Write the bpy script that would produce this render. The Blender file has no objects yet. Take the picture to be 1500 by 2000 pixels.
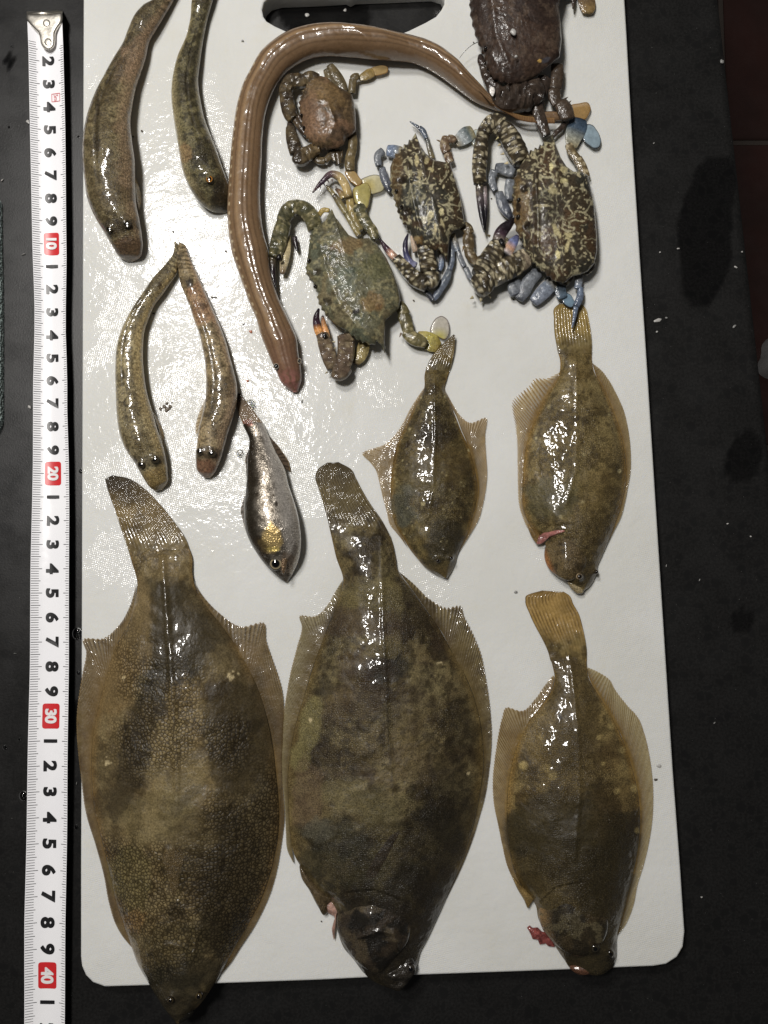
import bpy, math, random
import numpy as np
from mathutils import Vector, Matrix

random.seed(7)
RNG = np.random.RandomState(11)
SC = bpy.context.scene
COL = SC.collection

# ------------------------------------------------------------------ camera
F = 1619.0                       # focal length in photo pixels (1500 x 2000 frame)
TILT = math.radians(4.6)
BOARD_Z = 0.010                  # top face of the cutting board, counter top is z = 0
CAM = np.array([0.0, -0.028, BOARD_Z + 0.352])
cam = bpy.data.cameras.new('camera')
cam.sensor_fit = 'VERTICAL'
cam.sensor_height = 24.0
cam.lens = F / 2000.0 * 24.0
cam.clip_start = 0.01
cam.clip_end = 20.0
cam_o = bpy.data.objects.new('camera', cam)
COL.objects.link(cam_o)
cam_o.location = CAM
cam_o.rotation_euler = (TILT, 0, 0)
SC.camera = cam_o

# ------------------------------------------------------------------ world, lamps, exposure
w = bpy.data.worlds.new('World')
SC.world = w
w.use_nodes = True
w.node_tree.nodes['Background'].inputs[0].default_value = (1.0, 0.97, 0.94, 1)
w.node_tree.nodes['Background'].inputs[1].default_value = 0.05
SC.view_settings.view_transform = 'Standard'
SC.view_settings.look = 'None'
SC.view_settings.exposure = 0.0
SC.view_settings.gamma = 1.0


def lamp(name, loc, target, power, sx, sy=None, shape='DISK', color=(1, 0.965, 0.925), rot=0.0):
    d = bpy.data.lights.new(name, 'AREA')
    d.shape = shape
    d.size = sx
    if sy:
        d.size_y = sy
    d.energy = power
    d.color = color
    o = bpy.data.objects.new(name, d)
    COL.objects.link(o)
    o.location = loc
    q = (Vector(target) - Vector(loc)).to_track_quat('-Z', 'Y')
    o.rotation_euler = (q.to_matrix().to_4x4() @ Matrix.Rotation(rot, 4, 'Z')).to_euler()
    return o


lamp('ceiling_lamp', (-0.27, 0.45, 0.82), (0, 0, 0), 4.0, 0.14)
lamp('ceiling_lamp', (-0.23, 0.19, 0.82), (0, 0, 0), 4.2, 0.12)

# ------------------------------------------------------------------ geometry helpers
ct, st = math.cos(TILT), math.sin(TILT)


def P(px, py, z):
    """photo pixel -> point on the horizontal plane at height z (metres)"""
    px = np.asarray(px, float); py = np.asarray(py, float); z = np.asarray(z, float)
    dx = (px - 750) / F; dy = -(py - 1000) / F; dz = -1.0
    wy = dy * ct - dz * st
    wz = dy * st + dz * ct
    t = (z - CAM[2]) / wz
    return np.stack(np.broadcast_arrays(CAM[0] + dx * t, CAM[1] + wy * t, z + 0 * t), -1)


def pix(V):
    d = V - CAM
    yy = d[..., 1] * ct + d[..., 2] * st
    zz = -d[..., 1] * st + d[..., 2] * ct
    return 750 + F * d[..., 0] / -zz, 1000 - F * yy / -zz


def B(mm):
    return BOARD_Z + np.asarray(mm, float) / 1000.0


def lin(c):
    c = np.asarray(c, float) / 255.0
    return np.where(c <= 0.04045, c / 12.92, ((c + 0.055) / 1.055) ** 2.4)


ALB = 1.04


def C(*c):
    return np.minimum(lin(c) * ALB, 0.85)


_T = RNG.rand(256, 256)


def vn(x, y, s, seed=0):
    x = np.asarray(x) / s + seed * 17.31; y = np.asarray(y) / s + seed * 9.77
    xi = np.floor(x).astype(int); yi = np.floor(y).astype(int)
    fx = x - xi; fy = y - yi
    fx = fx * fx * (3 - 2 * fx); fy = fy * fy * (3 - 2 * fy)
    a = _T[xi & 255, yi & 255]; b = _T[(xi + 1) & 255, yi & 255]
    c = _T[xi & 255, (yi + 1) & 255]; d = _T[(xi + 1) & 255, (yi + 1) & 255]
    return (a * (1 - fx) + b * fx) * (1 - fy) + (c * (1 - fx) + d * fx) * fy


def fbm(x, y, s, seed=0, o=4):
    t = 0; a = 0.5; n = 0
    for i in range(o):
        t = t + a * vn(x, y, s / 2 ** i, seed + i * 3.1); n += a; a *= 0.55
    return np.clip((t / n - 0.5) * 1.5 + 0.5, 0, 1)


def worley(x, y, s, seed=0):
    x = np.asarray(x) / s + seed * 7.13; y = np.asarray(y) / s + seed * 3.71
    xi = np.floor(x).astype(int); yi = np.floor(y).astype(int)
    best = np.full(np.shape(x), 9.0); rad = np.zeros(np.shape(x))
    for i in (-1, 0, 1):
        for j in (-1, 0, 1):
            a = (xi + i) & 255; b = (yi + j) & 255
            jx = _T[a, b]; jy = _T[(a + 91) & 255, (b + 37) & 255]
            d = np.hypot(xi + i + jx - x, yi + j + jy - y)
            m = d < best
            rad = np.where(m, _T[(a + 13) & 255, (b + 177) & 255], rad); best = np.where(m, d, best)
    return best, rad


def ss(x, a, b):
    t = np.clip((np.asarray(x) - a) / (b - a), 0, 1)
    return t * t * (3 - 2 * t)


def mixc(c, c2, f):
    f = np.asarray(f)[..., None]
    return c * (1 - f) + np.asarray(c2) * f


def cr(K, t, u):
    """Catmull-Rom through rows K at knots t, sampled at u"""
    K = np.asarray(K, float)
    n = len(K)
    m = np.zeros_like(K)
    for i in range(n):
        if i == 0:
            m[i] = (K[1] - K[0]) / (t[1] - t[0])
        elif i == n - 1:
            m[i] = (K[-1] - K[-2]) / (t[-1] - t[-2])
        else:
            a = (K[i] - K[i - 1]) / (t[i] - t[i - 1]); b = (K[i + 1] - K[i]) / (t[i + 1] - t[i])
            m[i] = (a * (t[i + 1] - t[i]) + b * (t[i] - t[i - 1])) / (t[i + 1] - t[i - 1])
    idx = np.clip(np.searchsorted(t, u, side='right') - 1, 0, n - 2)
    h = (t[idx + 1] - t[idx]); s = ((u - t[idx]) / h)
    h = h[:, None]; s = s[:, None]
    return ((2 * s ** 3 - 3 * s ** 2 + 1) * K[idx] + (s ** 3 - 2 * s ** 2 + s) * h * m[idx]
            + (-2 * s ** 3 + 3 * s ** 2) * K[idx + 1] + (s ** 3 - s ** 2) * h * m[idx + 1])


def dpoly(px, py, pts):
    """distance to a polyline, and the signed side"""
    best = np.full(np.shape(px), 1e9); side = np.zeros(np.shape(px))
    for (x0, y0), (x1, y1) in zip(pts[:-1], pts[1:]):
        dx, dy = x1 - x0, y1 - y0
        L2 = dx * dx + dy * dy + 1e-9
        t = np.clip(((px - x0) * dx + (py - y0) * dy) / L2, 0, 1)
        d = np.hypot(px - x0 - t * dx, py - y0 - t * dy)
        cs = dx * (py - y0) - dy * (px - x0)
        m = d < best
        best = np.where(m, d, best); side = np.where(m, np.sign(cs), side)
    return best, side


def grid_faces(nu, nv, off=0, wrap=False):
    i = np.arange(nu - 1)[:, None]
    j = np.arange(nv if wrap else nv - 1)[None, :]
    j2 = (j + 1) % nv
    a = i * nv + j; b = i * nv + j2; c = (i + 1) * nv + j2; d = (i + 1) * nv + j
    return np.stack(np.broadcast_arrays(a, b, c, d), -1).reshape(-1, 4) + off


def make(name, V, quads, mat, parent=None, col=None, alpha=None, tris=None, smooth=True):
    V = np.asarray(V, float)
    if parent is not None:
        V = V - np.array(ROOTS[parent.name])
    me = bpy.data.meshes.new(name)
    q = np.asarray(quads, int).reshape(-1, 4) if quads is not None and len(quads) else np.zeros((0, 4), int)
    t = np.asarray(tris, int).reshape(-1, 3) if tris is not None and len(tris) else np.zeros((0, 3), int)
    me.vertices.add(len(V)); me.vertices.foreach_set('co', V.ravel())
    me.loops.add(q.size + t.size)
    me.loops.foreach_set('vertex_index', np.concatenate([q.ravel(), t.ravel()]))
    me.polygons.add(len(q) + len(t))
    ls = np.concatenate([np.arange(len(q)) * 4, q.size + np.arange(len(t)) * 3])
    me.polygons.foreach_set('loop_start', ls)
    me.update(calc_edges=True)
    if smooth:
        me.polygons.foreach_set('use_smooth', np.ones(len(q) + len(t), bool))
    if col is not None:
        a = me.color_attributes.new('Col', 'FLOAT_COLOR', 'POINT')
        c4 = np.ones((len(V), 4)); c4[:, :3] = np.clip(np.asarray(col).reshape(-1, 3), 0.002, 0.9)
        if alpha is not None:
            c4[:, 3] = np.clip(np.asarray(alpha).ravel(), 0, 1)
        a.data.foreach_set('color', c4.ravel())
    me.validate()
    if mat:
        me.materials.append(mat)
    o = bpy.data.objects.new(name, me)
    COL.objects.link(o)
    if parent is not None:
        o.parent = parent
        ROOTS[o.name] = ROOTS[parent.name]
    else:
        ROOTS[o.name] = (0, 0, 0)
    return o


ROOTS = {}


def thing(name, label, cat, px, py, z=BOARD_Z, group=None):
    o = bpy.data.objects.new(name, None)
    o.empty_display_size = 0.01
    COL.objects.link(o)
    p = P(px, py, z)
    o.location = p
    ROOTS[o.name] = tuple(p)
    tag(o, label, cat, group)
    return o


def tag(o, label=None, cat=None, group=None, kind=None):
    if label: o['label'] = label
    if cat: o['category'] = cat
    if group: o['group'] = group
    if kind: o['kind'] = kind
    return o


def spread(xs, n):
    """resample list of (t, value)"""
    xs = np.asarray(xs, float)
    return np.interp(n, xs[:, 0], xs[:, 1])


def loft(rows, top, bot, zb, step=3.0, a=2.0, b=0.5, relief=None, paint=None, nvmax=140):
    """body swept through rows (lx,ly,rx,ry). top / bot / zb: lists of (u, mm). returns V, quads, col"""
    rows = np.asarray(rows, float)
    mid = (rows[:, :2] + rows[:, 2:]) / 2
    t = np.concatenate([[0], np.cumsum(np.hypot(*np.diff(mid, axis=0).T) + 0.5)])
    Ltot = t[-1]; t = t / Ltot
    nu = int(Ltot / step) + 2
    u = np.linspace(0, 1, nu)
    R = cr(rows, t, u)
    wid = np.hypot(R[:, 2] - R[:, 0], R[:, 3] - R[:, 1])
    nv = int(min(nvmax, max(16, wid.max() / step)))
    th = np.linspace(0, math.pi, nv)
    v = 0.55 * (0.5 - 0.5 * np.cos(th)) + 0.45 * np.linspace(0, 1, nv)
    s = 2 * v - 1
    prof = np.clip(1 - np.abs(s) ** a, 0, 1) ** b
    px = R[:, 0:1] * (1 - v) + R[:, 2:3] * v
    py = R[:, 1:2] * (1 - v) + R[:, 3:4] * v
    zbu = spread(zb, u)[:, None]; tu = spread(top, u)[:, None]; bu = spread(bot, u)[:, None]
    W = P(px, py, B(zbu + 0 * px))
    T = W.copy(); T[..., 2] += tu * prof / 1000
    U = np.broadcast_to(u[:, None], px.shape); S = np.broadcast_to(s, px.shape)
    X, Y = pix(T)
    if relief:
        T[..., 2] += relief(X, Y, U, S, prof + 0 * X) / 1000
        X, Y = pix(T)
    Bm = W[:, 1:-1].copy(); Bm[..., 2] -= bu * prof[1:-1] / 1000
    V = np.concatenate([T.reshape(-1, 3), Bm.reshape(-1, 3)])
    f1 = grid_faces(nu, nv)
    # bottom
    nb = nv - 2; off = nu * nv
    i = np.arange(nu - 1)
    idx = np.zeros((nu, nv), int)
    idx[:, 0] = np.arange(nu) * nv; idx[:, -1] = np.arange(nu) * nv + nv - 1
    idx[:, 1:-1] = off + np.arange(nu * nb).reshape(nu, nb)
    f2 = np.stack([idx[:-1, :-1], idx[1:, :-1], idx[1:, 1:], idx[:-1, 1:]], -1).reshape(-1, 4)
    caps = []
    for r, fl in ((0, 1), (nu - 1, 0)):
        tp = np.arange(nv) + r * nv; bt = idx[r]
        q = np.stack([tp[:-1], bt[:-1], bt[1:], tp[1:]], -1)
        caps.append(q)
    quads = np.concatenate([f1[:, ::-1], f2[:, ::-1]] + caps)
    quads = quads[[len(set(r)) == 4 for r in quads.tolist()]]
    col = paint(X, Y, U, S).reshape(-1, 3)
    cb = paint(X[:, 1:-1], Y[:, 1:-1], U[:, 1:-1], S[:, 1:-1]).reshape(-1, 3)
    return V, quads, np.concatenate([col, cb])


def fin_sheet(rows, z0, z1, rays, paint, step=1.3, nv=14, ruffle=0.07, jag=0.035, seed=0, bulge=0.0, skew=0.0, ramp=0.16):
    """thin membrane between body edge (bx,by) and free edge (fx,fy)"""
    rows = np.asarray(rows, float)
    m = (rows[:, :2] + rows[:, 2:]) / 2
    t = np.concatenate([[0], np.cumsum(np.hypot(*np.diff(m, axis=0).T) + 0.5)])
    Lt = t[-1]; t /= Lt
    nu = int(Lt / step) + 2
    u = np.linspace(0, 1, nu)
    R = cr(rows, t, u)
    if skew:
        us = np.clip(u + skew * ss(u, 0.02, ramp), 0, 1)
        R[:, :2] = cr(rows, t, us)[:, :2]
    ph = (u * rays + 0.12 * np.sin(u * 19 + seed))
    ray = 0.5 + 0.5 * np.cos(2 * math.pi * ph)
    ext = 1 - jag * (1 - ray) * (0.6 + 0.8 * vn(u * 1000, 0 * u, 1000 / max(rays, 1), seed))
    v = np.linspace(0, 1, nv)
    e = 1 + (ext[:, None] - 1) * ss(v, 0.4, 1)[None, :]
    vv = v[None, :] * e
    px = R[:, 0:1] + (R[:, 2:3] - R[:, 0:1]) * vv
    py = R[:, 1:2] + (R[:, 3:4] - R[:, 1:2]) * vv
    amp = np.minimum(1, np.hypot(R[:, 2] - R[:, 0], R[:, 3] - R[:, 1]) / 14)[:, None]
    z = z0 + (z1 - z0) * (v[None, :] ** 0.8) + ruffle * (ray[:, None] - 0.5) * amp * ss(v, 0, 0.3)[None, :]
    z = z + bulge * np.sin(math.pi * v)[None, :] + 0.35 * (fbm(px, py, 40, seed) - 0.5) * amp
    V = P(px, py, B(np.maximum(z, 0.25)))
    X, Y = px, py
    RY = np.broadcast_to(ray[:, None], px.shape); VV = np.broadcast_to(v[None, :], px.shape)
    UU = np.broadcast_to(u[:, None], px.shape)
    c, a = paint(X, Y, UU, VV, RY)
    return V.reshape(-1, 3), grid_faces(nu, nv), c.reshape(-1, 3), a.ravel()


def dome(outline, zr, h, hb, paint, n=0, nr=22, a=2.0, b=0.5, smooth=True, relief=None, center=None, teeth=None, seed=0, closed=True):
    """closed shell over an outline of photo pixels; zr rim height, h rise, hb drop (mm over the board)"""
    o = np.asarray(outline, float)
    oc = np.concatenate([o, o[:1]])
    t = np.concatenate([[0], np.cumsum(np.hypot(*np.diff(oc, axis=0).T))])
    Lt = t[-1]
    n = n or int(max(24, min(320, Lt / 2.2)))
    s = np.linspace(0, Lt, n, endpoint=False)
    if smooth:
        o3 = np.concatenate([o[-2:], o, o[:3]])
        d = np.hypot(*np.diff(o3, axis=0).T)
        tt = np.concatenate([[0], np.cumsum(d)]); tt = tt - tt[2]
        q = cr(o3, tt, s)
    else:
        q = np.stack([np.interp(s, t, oc[:, 0]), np.interp(s, t, oc[:, 1])], -1)
    c = np.asarray(center, float) if center is not None else q.mean(0)
    tv = np.zeros_like(q)
    if teeth is not None:
        for (i0, i1, cnt, amp) in teeth:
            s0, s1 = t[i0], t[i1]
            f = (s - s0) / (s1 - s0)
            m = (f > 0) & (f < 1)
            saw = ((f * cnt) % 1.0)
            k = np.where(m, amp * (1 - np.abs(2 * saw - 1)) ** 1.5 - amp * 0.3, 0)
            d = q - c; d /= np.linalg.norm(d, axis=1)[:, None]
            tv = tv + d * k[:, None]
    r = np.sin(np.linspace(0, 1, nr) * math.pi / 2) * 0.6 + 0.4 * np.linspace(0, 1, nr)
    r = r[1:]
    X0 = c[0] + (q[None, :, 0] - c[0]) * r[:, None] + tv[None, :, 0] * r[:, None] ** 9
    Y0 = c[1] + (q[None, :, 1] - c[1]) * r[:, None] + tv[None, :, 1] * r[:, None] ** 9
    prof = (np.clip(1 - r ** a, 0, 1) ** b)[:, None]
    zrim = zr(X0, Y0) if callable(zr) else zr + 0 * X0
    T = P(X0, Y0, B(zrim)); W = T.copy()
    T[..., 2] += h * prof / 1000
    ctop = P(c[0], c[1], B(zr(c[0], c[1]) if callable(zr) else zr)); cbt = ctop.copy()
    ctop = ctop.copy(); ctop[2] += h / 1000; cbt[2] -= hb / 1000
    X, Y = pix(T)
    RR = np.broadcast_to(r[:, None], X.shape)
    if relief:
        T[..., 2] += relief(X, Y, RR) * (1 - RR ** 6) / 1000
        ctop[2] += float(relief(np.array([[c[0]]]), np.array([[c[1]]]), np.array([[0.0]]))[0, 0]) / 1000
    Bm = W[:-1].copy(); Bm[..., 2] -= hb * prof[:-1] / 1000
    nrr = len(r)
    V = np.concatenate([T.reshape(-1, 3), Bm.reshape(-1, 3), ctop[None], cbt[None]])
    fT = grid_faces(nrr, n, 0, True)[:, ::-1]
    off = nrr * n
    idx = np.concatenate([off + np.arange((nrr - 1) * n).reshape(nrr - 1, n), ((nrr - 1) * n + np.arange(n))[None]])
    j2 = (np.arange(n) + 1) % n
    fB = np.stack([idx[:-1], idx[:-1][:, j2], idx[1:][:, j2], idx[1:]], -1).reshape(-1, 4)
    it, ib = len(V) - 2, len(V) - 1
    tr = [(it, k, (k + 1) % n) for k in range(n)] + [(ib, idx[0][(k + 1) % n], idx[0][k]) for k in range(n)]
    tr = [(a_, b_, c_) for a_, c_, b_ in tr] if False else tr
    col = paint(X, Y, RR)
    cb = paint(X[:-1], Y[:-1], RR[:-1])
    cc = paint(np.array([[c[0]]]), np.array([[c[1]]]), np.array([[0.0]])).reshape(1, 3)
    colr = np.concatenate([col.reshape(-1, 3), cb.reshape(-1, 3), cc, cc])
    return V, np.concatenate([fT, fB]), colr, np.array(tr)


def tube(pts, paint, z=4.0, flat=0.75, n=18, cap=(0.4, 0.4), step=1.8, bumps=0.16, seed=0):
    """tapered limb segment through (x, y, width[, z]) with oval section and rounded ends"""
    p = [list(q) + ([z] if len(q) < 4 else []) for q in pts]
    p = np.asarray(p, float)
    if len(p) == 2:
        p = np.array([p[0], (p[0] + p[1]) / 2, p[1]])
    t = np.concatenate([[0], np.cumsum(np.hypot(*np.diff(p[:, :2], axis=0).T) + 1e-3)])
    Lt = t[-1]; tn = t / Lt
    nu = int(max(8, Lt / step))
    th = np.linspace(0, math.pi, nu)
    u = 0.5 * (0.5 - 0.5 * np.cos(th)) + 0.5 * np.linspace(0, 1, nu)
    R = cr(p, tn, u)
    d = np.gradient(R[:, :2], axis=0); d /= np.linalg.norm(d, axis=1)[:, None] + 1e-9
    nrm = np.stack([-d[:, 1], d[:, 0]], -1)
    wv = np.maximum(R[:, 2], 0.6)
    c0 = min(0.45, cap[0] * 0.4 * wv[0] / Lt + 1e-4); c1 = min(0.45, cap[1] * 0.4 * wv[-1] / Lt + 1e-4)
    f = np.ones(nu)
    f = np.where(u < c0, np.sqrt(np.clip(1 - (1 - u / c0) ** 2, 0, 1)), f)
    f = np.where(u > 1 - c1, np.sqrt(np.clip(1 - (1 - (1 - u) / c1) ** 2, 0, 1)), f)
    f = np.maximum(f, 0.04)
    ang = np.linspace(0, 2 * math.pi, n, endpoint=False)
    hw = wv * f / 2 * (1 + 0.05 * (vn(u * Lt, 0 * u, 7, seed + 2) - 0.5))
    fac = 1 + 0.75 * (math.cos(math.pi / 6) / np.cos((ang + math.pi / 6) % (math.pi / 3) - math.pi / 6) - 1) + 0.04
    X0 = R[:, 0:1] + nrm[:, 0:1] * hw[:, None] * np.cos(ang) * fac
    Y0 = R[:, 1:2] + nrm[:, 1:2] * hw[:, None] * np.cos(ang) * fac
    mmpp = 1 / 4.6
    hz = hw * mmpp * flat
    if bumps:
        hz = hz[:, None] * (1 + bumps * 2 * (fbm(X0, Y0, 6, seed, 2) - 0.5)) * fac
    else:
        hz = hz[:, None]
    zc = np.maximum(R[:, 3], hw * mmpp * flat + 0.15)
    W = P(X0, Y0, B(zc[:, None] + 0 * X0))
    W[..., 2] += hz * np.sin(ang) / 1000
    X, Y = pix(W)
    U = np.broadcast_to(u[:, None], X.shape)
    col = paint(X, Y, U)
    V = W.reshape(-1, 3)
    q = grid_faces(nu, n, 0, True)
    # caps
    V = np.concatenate([V, W[0].mean(0)[None], W[-1].mean(0)[None]])
    k = np.arange(n); k2 = (k + 1) % n
    tr = np.concatenate([np.stack([np.full(n, len(V) - 2), k2, k], -1),
                         np.stack([np.full(n, len(V) - 1), (nu - 1) * n + k, (nu - 1) * n + k2], -1)])
    col = np.concatenate([col.reshape(-1, 3), col[0, :1], col[-1, :1]])
    return V, q, col, tr


def join(parts):
    Vs, Qs, Cs, Ts = [], [], [], []
    off = 0
    for p in parts:
        V, Q, Cc = p[0], p[1], p[2]
        Tt = p[3] if len(p) > 3 else None
        Vs.append(V); Cs.append(np.asarray(Cc).reshape(-1, 3))
        if Q is not None and len(Q): Qs.append(np.asarray(Q) + off)
        if Tt is not None and len(Tt): Ts.append(np.asarray(Tt) + off)
        off += len(V)
    return (np.concatenate(Vs), np.concatenate(Qs) if Qs else None, np.concatenate(Cs), np.concatenate(Ts) if Ts else None)


SURF = {}


def surf(parent, x, y, r=3.0):
    """height of the body surface of a thing (mm over the board) seen at a photo pixel"""
    X, Y, Z = SURF[parent.name]
    d = np.hypot(X - x, Y - y)
    m = d < r
    if not m.any(): m = d <= d.min() + 0.5
    return (Z[m].max() - BOARD_Z) * 1000


def put(name, data, mat, parent, alpha=None):
    if not isinstance(data, list): data = [data]
    V, Q, Cc, T = join(data)
    if name in ('body', 'carapace', 'gill_cover', 'snout'):
        X, Y = pix(V)
        if parent.name in SURF:
            o_ = SURF[parent.name]; SURF[parent.name] = tuple(np.concatenate(q) for q in zip(o_, (X, Y, V[:, 2])))
        else:
            SURF[parent.name] = (X, Y, V[:, 2].copy())
    o = make(name, V, Q, mat, parent, Cc, alpha, T)
    if mat is not None and mat.name == 'crab limb shell':
        o.data.set_sharp_from_angle(angle=math.radians(32))
    return o


# ------------------------------------------------------------------ materials
class NT:
    def __init__(self, name):
        self.m = bpy.data.materials.new(name)
        self.m.use_nodes = True
        self.t = self.m.node_tree
        self.b = self.t.nodes['Principled BSDF']
        self.tc = self.n('ShaderNodeTexCoord')

    def n(self, typ, **kw):
        nd = self.t.nodes.new(typ)
        for k, v in kw.items():
            if k in ('in_',):
                continue
            setattr(nd, k, v)
        return nd

    def l(self, a, b):
        self.t.links.new(a, b)

    def val(self, sock, v):
        if hasattr(v, 'is_linked') or isinstance(v, bpy.types.NodeSocket):
            self.l(v, sock)
        else:
            sock.default_value = v

    def math(self, op, a, b=0.0, c=None, clamp=False):
        nd = self.n('ShaderNodeMath', operation=op, use_clamp=clamp)
        self.val(nd.inputs[0], a); self.val(nd.inputs[1], b)
        if c is not None: self.val(nd.inputs[2], c)
        return nd.outputs[0]

    def noise(self, scale, detail=4, rough=0.6, vec=None, dist=0.0):
        nd = self.n('ShaderNodeTexNoise')
        nd.inputs['Scale'].default_value = scale
        nd.inputs['Detail'].default_value = detail
        nd.inputs['Roughness'].default_value = rough
        nd.inputs['Distortion'].default_value = dist
        self.l(vec or self.tc.outputs['Object'], nd.inputs['Vector'])
        return nd.outputs['Fac']

    def vor(self, scale, feature='F1', vec=None, rnd=1.0, out='Distance'):
        nd = self.n('ShaderNodeTexVoronoi', feature=feature)
        nd.inputs['Scale'].default_value = scale
        nd.inputs['Randomness'].default_value = rnd
        self.l(vec or self.tc.outputs['Object'], nd.inputs['Vector'])
        return nd.outputs[out]

    def ramp(self, fac, a, b, lo=0.0, hi=1.0, mode='SMOOTHSTEP'):
        nd = self.n('ShaderNodeMapRange', interpolation_type=mode)
        self.val(nd.inputs['Value'], fac)
        nd.inputs['From Min'].default_value = a; nd.inputs['From Max'].default_value = b
        nd.inputs['To Min'].default_value = lo; nd.inputs['To Max'].default_value = hi
        return nd.outputs['Result']

    def mix(self, fac, a, b, blend='MIX'):
        nd = self.n('ShaderNodeMix', data_type='RGBA', blend_type=blend)
        self.val(nd.inputs['Factor'], fac)
        for s, v in ((nd.inputs[6], a), (nd.inputs[7], b)):
            if isinstance(v, bpy.types.NodeSocket): self.l(v, s)
            else: s.default_value = (*v, 1) if len(v) == 3 else v
        return nd.outputs[2]

    def bump(self, h, dist, strength=1.0, normal=None):
        nd = self.n('ShaderNodeBump')
        nd.inputs['Distance'].default_value = dist
        self.val(nd.inputs['Strength'], strength)
        self.l(h, nd.inputs['Height'])
        if normal: self.l(normal, nd.inputs['Normal'])
        return nd.outputs['Normal']

    def set(self, **kw):
        for k, v in kw.items():
            s = self.b.inputs[k.replace('_', ' ')]
            self.val(s, v)
        return self


def mat_flesh(name, rough=0.26, fine=1400, fine_d=0.00012, lump=160, lump_d=0.0006, scale_pitch=None, scale_dark=0.5,
              alpha=False, ior=1.4, metallic=0.0, grain=0.35, mask_scale=26, sss=0.0, coat=1.0, spec=0.35, rnd=0.8, film=0.06, wob=0.000018, wobs=330):
    k = NT(name)
    at = k.n('ShaderNodeAttribute', attribute_name='Col')
    g = k.noise(fine, 3, 0.7)
    gm = k.ramp(g, 0.33, 0.67, 1 - grain, 1 + grain, 'LINEAR')
    gc = k.n('ShaderNodeCombineColor')
    for i in range(3): k.l(gm, gc.inputs[i])
    base = k.mix(1.0, at.outputs['Color'], gc.outputs[0], 'MULTIPLY')
    h = k.math('MULTIPLY', g, 1.0)
    nrm = k.bump(h, fine_d, 1.0)
    if scale_pitch:
        v = k.vor(1000.0 / scale_pitch, 'DISTANCE_TO_EDGE', rnd=rnd)
        e = k.ramp(v, 0.02, 0.26, 1.0, 0.0)
        mk = k.ramp(k.noise(mask_scale, 2, 0.5), 0.44, 0.6, 0.08, 1.0)
        em = k.math('MULTIPLY', e, mk)
        base = k.mix(k.math('MULTIPLY', em, scale_dark), base, k.mix(1.0, base, (0.22, 0.2, 0.17), 'MULTIPLY'))
        nrm = k.bump(k.math('MULTIPLY', k.ramp(v, 0.0, 0.4), mk), 0.00016, 0.8, nrm)
    lp = k.noise(lump, 3, 0.55)
    nrm = k.bump(lp, lump_d, 1.0, nrm)
    rr = k.ramp(k.noise(300, 3), 0.3, 0.7, rough * 0.7, rough * 1.35)
    k.set(Base_Color=base, Roughness=rr, IOR=ior, Metallic=metallic, Normal=nrm)
    k.b.inputs['Specular IOR Level'].default_value = spec
    if sss:
        k.set(Subsurface_Weight=sss, Subsurface_Scale=0.002)
        k.b.inputs['Subsurface Radius'].default_value = (1, 0.6, 0.35)
    if coat:
        # thin film of water over the skin: smoother than the skin below it
        cn = k.bump(k.noise(wobs, 3, 0.6), wob, 1.0, k.bump(lp, lump_d, 1.0))
        k.set(Coat_Weight=coat, Coat_Roughness=film, Coat_IOR=1.33, Coat_Normal=cn)
    if alpha:
        k.l(at.outputs['Alpha'], k.b.inputs['Alpha'])
    return k.m


def mat_plain(name, c, rough=0.4, metallic=0.0, **kw):
    k = NT(name)
    g = k.noise(220, 4)
    base = k.mix(k.ramp(g, 0.3, 0.7, 0, 0.25), c, tuple(x * 0.75 for x in c))
    k.set(Base_Color=base, Roughness=rough, Metallic=metallic, **kw)
    return k.m


M_SOLE = mat_flesh('flatfish skin with scales', 0.4, 1500, 0.0001, 95, 0.0014, 1.4, 0.9, mask_scale=24, grain=0.4)
M_FLAT = mat_flesh('flatfish skin fine', 0.4, 1900, 0.00010, 95, 0.0014, 0.8, 0.6, mask_scale=40, grain=0.6)
M_FIN = mat_flesh('fin membrane', 0.35, 1200, 0.00008, 200, 0.0005, alpha=True, grain=0.15)
M_GOBY = mat_flesh('goby skin', 0.4, 1100, 0.00008, 170, 0.0005, 0.8, 0.35, grain=0.6, sss=0.1)
M_EEL = mat_flesh('eel skin', 0.35, 700, 0.00004, 110, 0.0006, grain=0.1, sss=0.1)
M_SILVER = mat_flesh('silver fish skin', 0.3, 1500, 0.00012, 170, 0.0005, 0.95, 0.3, grain=0.35, metallic=0.55)
M_SHELL = mat_flesh('crab shell', 0.4, 900, 0.00022, 200, 0.0003, grain=0.45, wob=0.00016, film=0.09, coat=0.8, wobs=900)
M_LIMB = mat_flesh('crab limb shell', 0.4, 800, 0.00015, 300, 0.0006, grain=0.35, wob=0.00018, wobs=800)
M_PADDLE = mat_flesh('crab paddle membrane', 0.2, 900, 0.00005, 220, 0.0004, alpha=True, grain=0.12)
M_EYE = mat_flesh('eye', 0.06, 900, 0.0, 200, 0.0, grain=0.05)
M_MEAT = mat_flesh('gill tissue', 0.2, 900, 0.0002, 300, 0.0008, grain=0.25, sss=0.2)

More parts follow.
